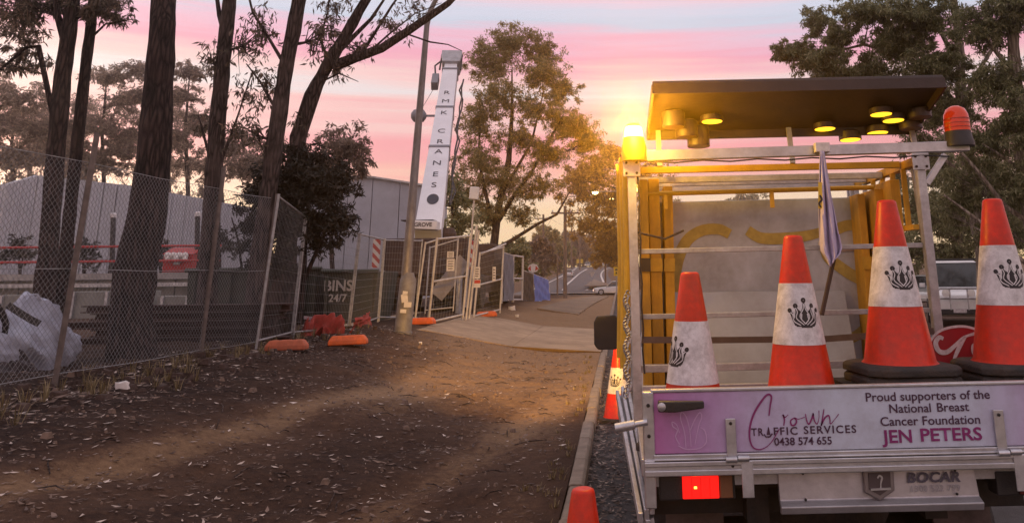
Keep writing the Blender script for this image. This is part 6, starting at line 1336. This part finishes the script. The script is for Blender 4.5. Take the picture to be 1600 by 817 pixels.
# furled flag and dark pole
fl = thing('furled_flag', 'furled lavender-white flag hanging from a clip on the rack', 'flag', at(1284, 232, 4.62))
m = MB(); m.box(at(1284, 231, 4.64), (.085, .05, .055)); m.build('clip', CWHITE, fl, False, .004)
rows = [(236, 1281, 1287), (262, 1280, 1291), (300, 1279, 1298), (340, 1279, 1306), (372, 1280, 1312), (392, 1283, 1316), (402, 1290, 1313), (412, 1295, 1304)]
m = MB(); nX = 16; Vs = []
for r_i in range(len(rows) - 1):
    for s_ in range(5 if r_i < len(rows) - 2 else 6):
        t = s_ / 5; v = rows[r_i][0] * (1 - t) + rows[r_i + 1][0] * t; ul = rows[r_i][1] * (1 - t) + rows[r_i + 1][1] * t; ur = rows[r_i][2] * (1 - t) + rows[r_i + 1][2] * t
        for i in range(nX + 1): a = i / nX; Vs.append(at(ul + (ur - ul) * a, v + 5 * math.sin(a * 5) * (v > 370), 4.60 + .03 * math.sin(a * 15 + v * .02) * min(1, (v - 230) / 80)))
nR_ = len(Vs) // (nX + 1); m.add(Vs, [(j * (nX + 1) + i, j * (nX + 1) + i + 1, (j + 1) * (nX + 1) + i + 1, (j + 1) * (nX + 1) + i) for j in range(nR_ - 1) for i in range(nX)])
o = m.build('cloth', mk('flag_cloth', (.52, .48, .66), .8, 0, .12, 7, .2, 30), fl, True); so_ = o.modifiers.new('t', 'SOLIDIFY'); so_.thickness = .004
m = MB(); m.ribbon([at(1281.5, v, 4.555) for v in (285, 295, 305, 315, 326)], (0, -1, 0), .022); m.build('yellow_patch', SY, fl)
stroke('patch_mark', [(1281, 305), (1284, 312), (1280, 318), (1283, 324)], BLACKI, .012, .008, fl, lambda u, v: at(u, v, 4.55))
m = MB(); m.bar(at(1303, 404, 4.66), at(1284, 492, 4.66), .03, .02); m.build('pole', mk('dark_timber', (.05, .032, .028), .7, 0, .3, 8, .2, 40, stretch=(2, 2, .4)), fl, False, .003)
# red scroll sign between the right cones
rs = thing('red_sign', 'round-topped red sign with white scroll between the two right cones', 'sign', at(1490, 575, 4.5)); Yr = 4.47
pts = [(1440, 578), (1448, 545), (1462, 522), (1482, 512), (1508, 510), (1530, 517), (1545, 530), (1548, 578)]
m = MB(); m.prism([at(u, v, Yr) for u, v in pts] + [at(1540, 640, Yr), at(1445, 640, Yr)], (0, .015, 0)); m.build('panel', mk('deep_red', (.36, .015, .03), .4, 0, .12, 6, grime=.15), rs, False, .003)
fr = lambda u, v: at(u, v, Yr - .006)
stroke('border', pts, CWHITE, .013, .011, rs, fr)
stroke('scroll', [(1474, 529), (1467, 527), (1462, 536), (1467, 548), (1479, 550), (1492, 540), (1506, 527), (1523, 521)], CWHITE, .026, .012, rs, fr)
stroke('scroll', [(1508, 526), (1500, 540), (1494, 553), (1489, 565)], CWHITE, .022, .012, rs, fr)
stroke('scroll', [(1528, 535), (1520, 540), (1521, 552), (1530, 556)], CWHITE, .014, .01, rs, fr)

# ------------------------------------------------------------------ traffic cones
CH, RT_, RB_ = .80, .046, .172
def cr(h): return RT_ + (RB_ - RT_) * (1 - h / CH)
def crown_marks(root):
    def sf(x, y, e=.0025):
        """emblem plane (x across, y up, metres) wrapped on the cone, facing -Y"""
        h = .412 + y; r = cr(h) + e; a = x / r; return Vector((r * math.sin(a), -r * math.cos(a), h))
    def st(pts, wd_, e, nm, mat, fill=False):
        P = smooth_path(pts, 4); P = [(p.x, p.y) for p in P]; m = MB()
        if fill:
            ys_ = [p[1] for p in P]; n = 26; y0, y1 = min(ys_), max(ys_)
            for k in range(n):
                ya, yb = y0 + (y1 - y0) * k / n, y0 + (y1 - y0) * (k + 1) / n; ym = (ya + yb) / 2
                X = sorted(p[0] + (ym - p[1]) / (q[1] - p[1]) * (q[0] - p[0]) for p, q in zip(P[:-1], P[1:]) if (p[1] > ym) != (q[1] > ym))
                for xa, xb_ in zip(X[::2], X[1::2]):
                    for j in range(4): a_, b_ = xa + (xb_ - xa) * j / 4, xa + (xb_ - xa) * (j + 1) / 4; m.add([sf(a_, ya, e), sf(b_, ya, e), sf(b_, yb, e), sf(a_, yb, e)], [(0, 1, 2, 3)])
        else:
            for (x0, y0), (x1, y1) in zip(P[:-1], P[1:]):
                d = Vector((x1 - x0, y1 - y0)); L = d.length
                if L < 1e-6: continue
                n = Vector((-d.y, d.x)) / L * wd_ / 2; d = d / L * wd_ * .3
                m.add([sf(x0 - d.x + n.x, y0 - d.y + n.y, e), sf(x0 - d.x - n.x, y0 - d.y - n.y, e), sf(x1 + d.x - n.x, y1 + d.y - n.y, e), sf(x1 + d.x + n.x, y1 + d.y + n.y, e)], [(0, 1, 2, 3)])
        return m.build(nm, mat, root)
    s = .084
    body = [(-.62, -.62), (0, -.72), (.62, -.62), (.8, -.1), (.86, .22), (.55, .05), (.5, .45), (.2, .2), (0, .75), (-.2, .2), (-.5, .45), (-.55, .05), (-.86, .22), (-.8, -.1), (-.62, -.62)]
    sc = lambda P: [(x * s, y * s) for x, y in P]
    st(sc(body), 0, .0025, 'crown_emblem', BLACKI, True)
    for (x, y, r) in ((0, .82, .085), (-.5, .5, .08), (.5, .5, .08), (-.86, .24, .07), (.86, .24, .07)):
        st([( (x + r * math.cos(a)) * s, (y + r * math.sin(a)) * s) for a in [i * math.pi / 3 for i in range(7)]], .010, .0028, 'crown_tip', BLACKI)
    for P in ([(0, -.5), (-.3, -.1), (-.08, .3), (0, .62), (.08, .3), (.3, -.1), (0, -.5)], [(-.1, -.55), (-.5, -.2), (-.42, .15), (-.5, .38)], [(.1, -.55), (.5, -.2), (.42, .15), (.5, .38)], [(-.3, -.58), (-.66, -.35), (-.7, 0), (-.82, .12)], [(.3, -.58), (.66, -.35), (.7, 0), (.82, .12)]):
        st(sc(P), .0045, .0036, 'crown_line', CWHITE)
def make_cone(label):
    root = thing('traffic_cone', label, 'traffic cone', (0, 0, 0), 'orange and white traffic cones')
    m = MB(); b = .235; c_ = .07; o8 = [(-b, -b + c_), (-b + c_, -b), (b - c_, -b), (b, -b + c_), (b, b - c_), (b - c_, b), (-b + c_, b), (-b, b - c_)]
    m.loft([[(x, y, -.045) for x, y in o8], [(x, y, -.015) for x, y in o8], [(x * .93, y * .93, 0) for x, y in o8]]); m.build('base', RUBBER, root, False, .006)
    m = MB(); m.lathe([(RB_ + .012, 0), (RB_, .012), (cr(.28), .28)], 40); m.build('lower_body', ORANGE, root, True)
    m = MB(); m.lathe([(cr(.27) + .0015, .27), (cr(.562) + .0015, .562)], 40); m.build('reflective_band', CWHITE, root, True)
    m = MB(); m.lathe([(cr(.555), .555), (cr(.785), .785), (cr(.785) - .004, .795), (cr(.785) - .014, CH), (.012, CH - .004)], 40); m.build('tip', ORANGE, root, True)
    crown_marks(root); return root
c0 = make_cone('lowest cone on the tray, at the left behind the tailgate handle')
def put(u, v, Y, rz, label):
    p = at(u, v, Y); p.z -= CH; return p
c0.location = put(1077, 425, 4.2, 0, ''); c0.rotation_euler = (0, .005, -1.0)
cones = [c0]
for u, v, rz, lb in ((1238, 368, .12, 'second cone from the left on the tray, in front of the sprayed sheet'), (1384, 313, .1, 'taller-standing cone on the tray left of the red scroll sign'), (1549, 311, .05, 'rightmost cone on the tray, right of the red scroll sign')):
    c = dup(c0, put(u, v, 4.2, 0, ''), rz, lb); c.rotation_euler = (0, .004, rz); cones.append(c)
for c, lb in ((cones[2], 'black base of a second cone nested under the cone left of the red sign'), (cones[3], 'black base of a second cone nested under the rightmost cone')):
    root = dup(c0, c.location - Vector((0, 0, .048)), c.rotation_euler.z + .06, 'nested ' + lb.replace('black base of a second ', '').replace(' nested', ' hidden but for its base')); root.rotation_euler = (0, 0, .06)
yc = (EYE.z - .848) / (EYE.z - at(911, 762, 1.0).z); p = at(911, 762, yc); g_ = dup(c0, Vector((p.x, yc, .048)), .9, 'nearest cone standing in the gutter leaves at the kerb'); g_.rotation_euler = (0, .0, .9)
p = at(966, 650, 10.3); g_ = dup(c0, Vector((at(966, 650, 10.3).x, 10.3, .05)), -.4, 'farther cone in the gutter squeezed between kerb and truck'); g_.rotation_euler = (0, 0, -.4)


# ------------------------------------------------------------------ beacon glow, carried by an added thin haze
mb = MB(); mb.b2((-430, -66, -6), (430, 530, 34)); hz_ = mb.build('glow_haze', MATS['aluminium'])
hm = bpy.data.materials.new('glow_haze'); hm.use_nodes = True; t = hm.node_tree; t.nodes.clear()
ho = N(t, 'ShaderNodeOutputMaterial'); pv = N(t, 'ShaderNodeVolumePrincipled')
pv.inputs['Color'].default_value = (.98, .95, .93, 1); pv.inputs['Density'].default_value = .0009; pv.inputs['Anisotropy'].default_value = .88
t.links.new(pv.outputs[0], ho.inputs['Volume']); hz_.data.materials.clear(); hz_.data.materials.append(hm); tag(hz_, None, None, None, 'stuff')
cy.volume_bounces = 0
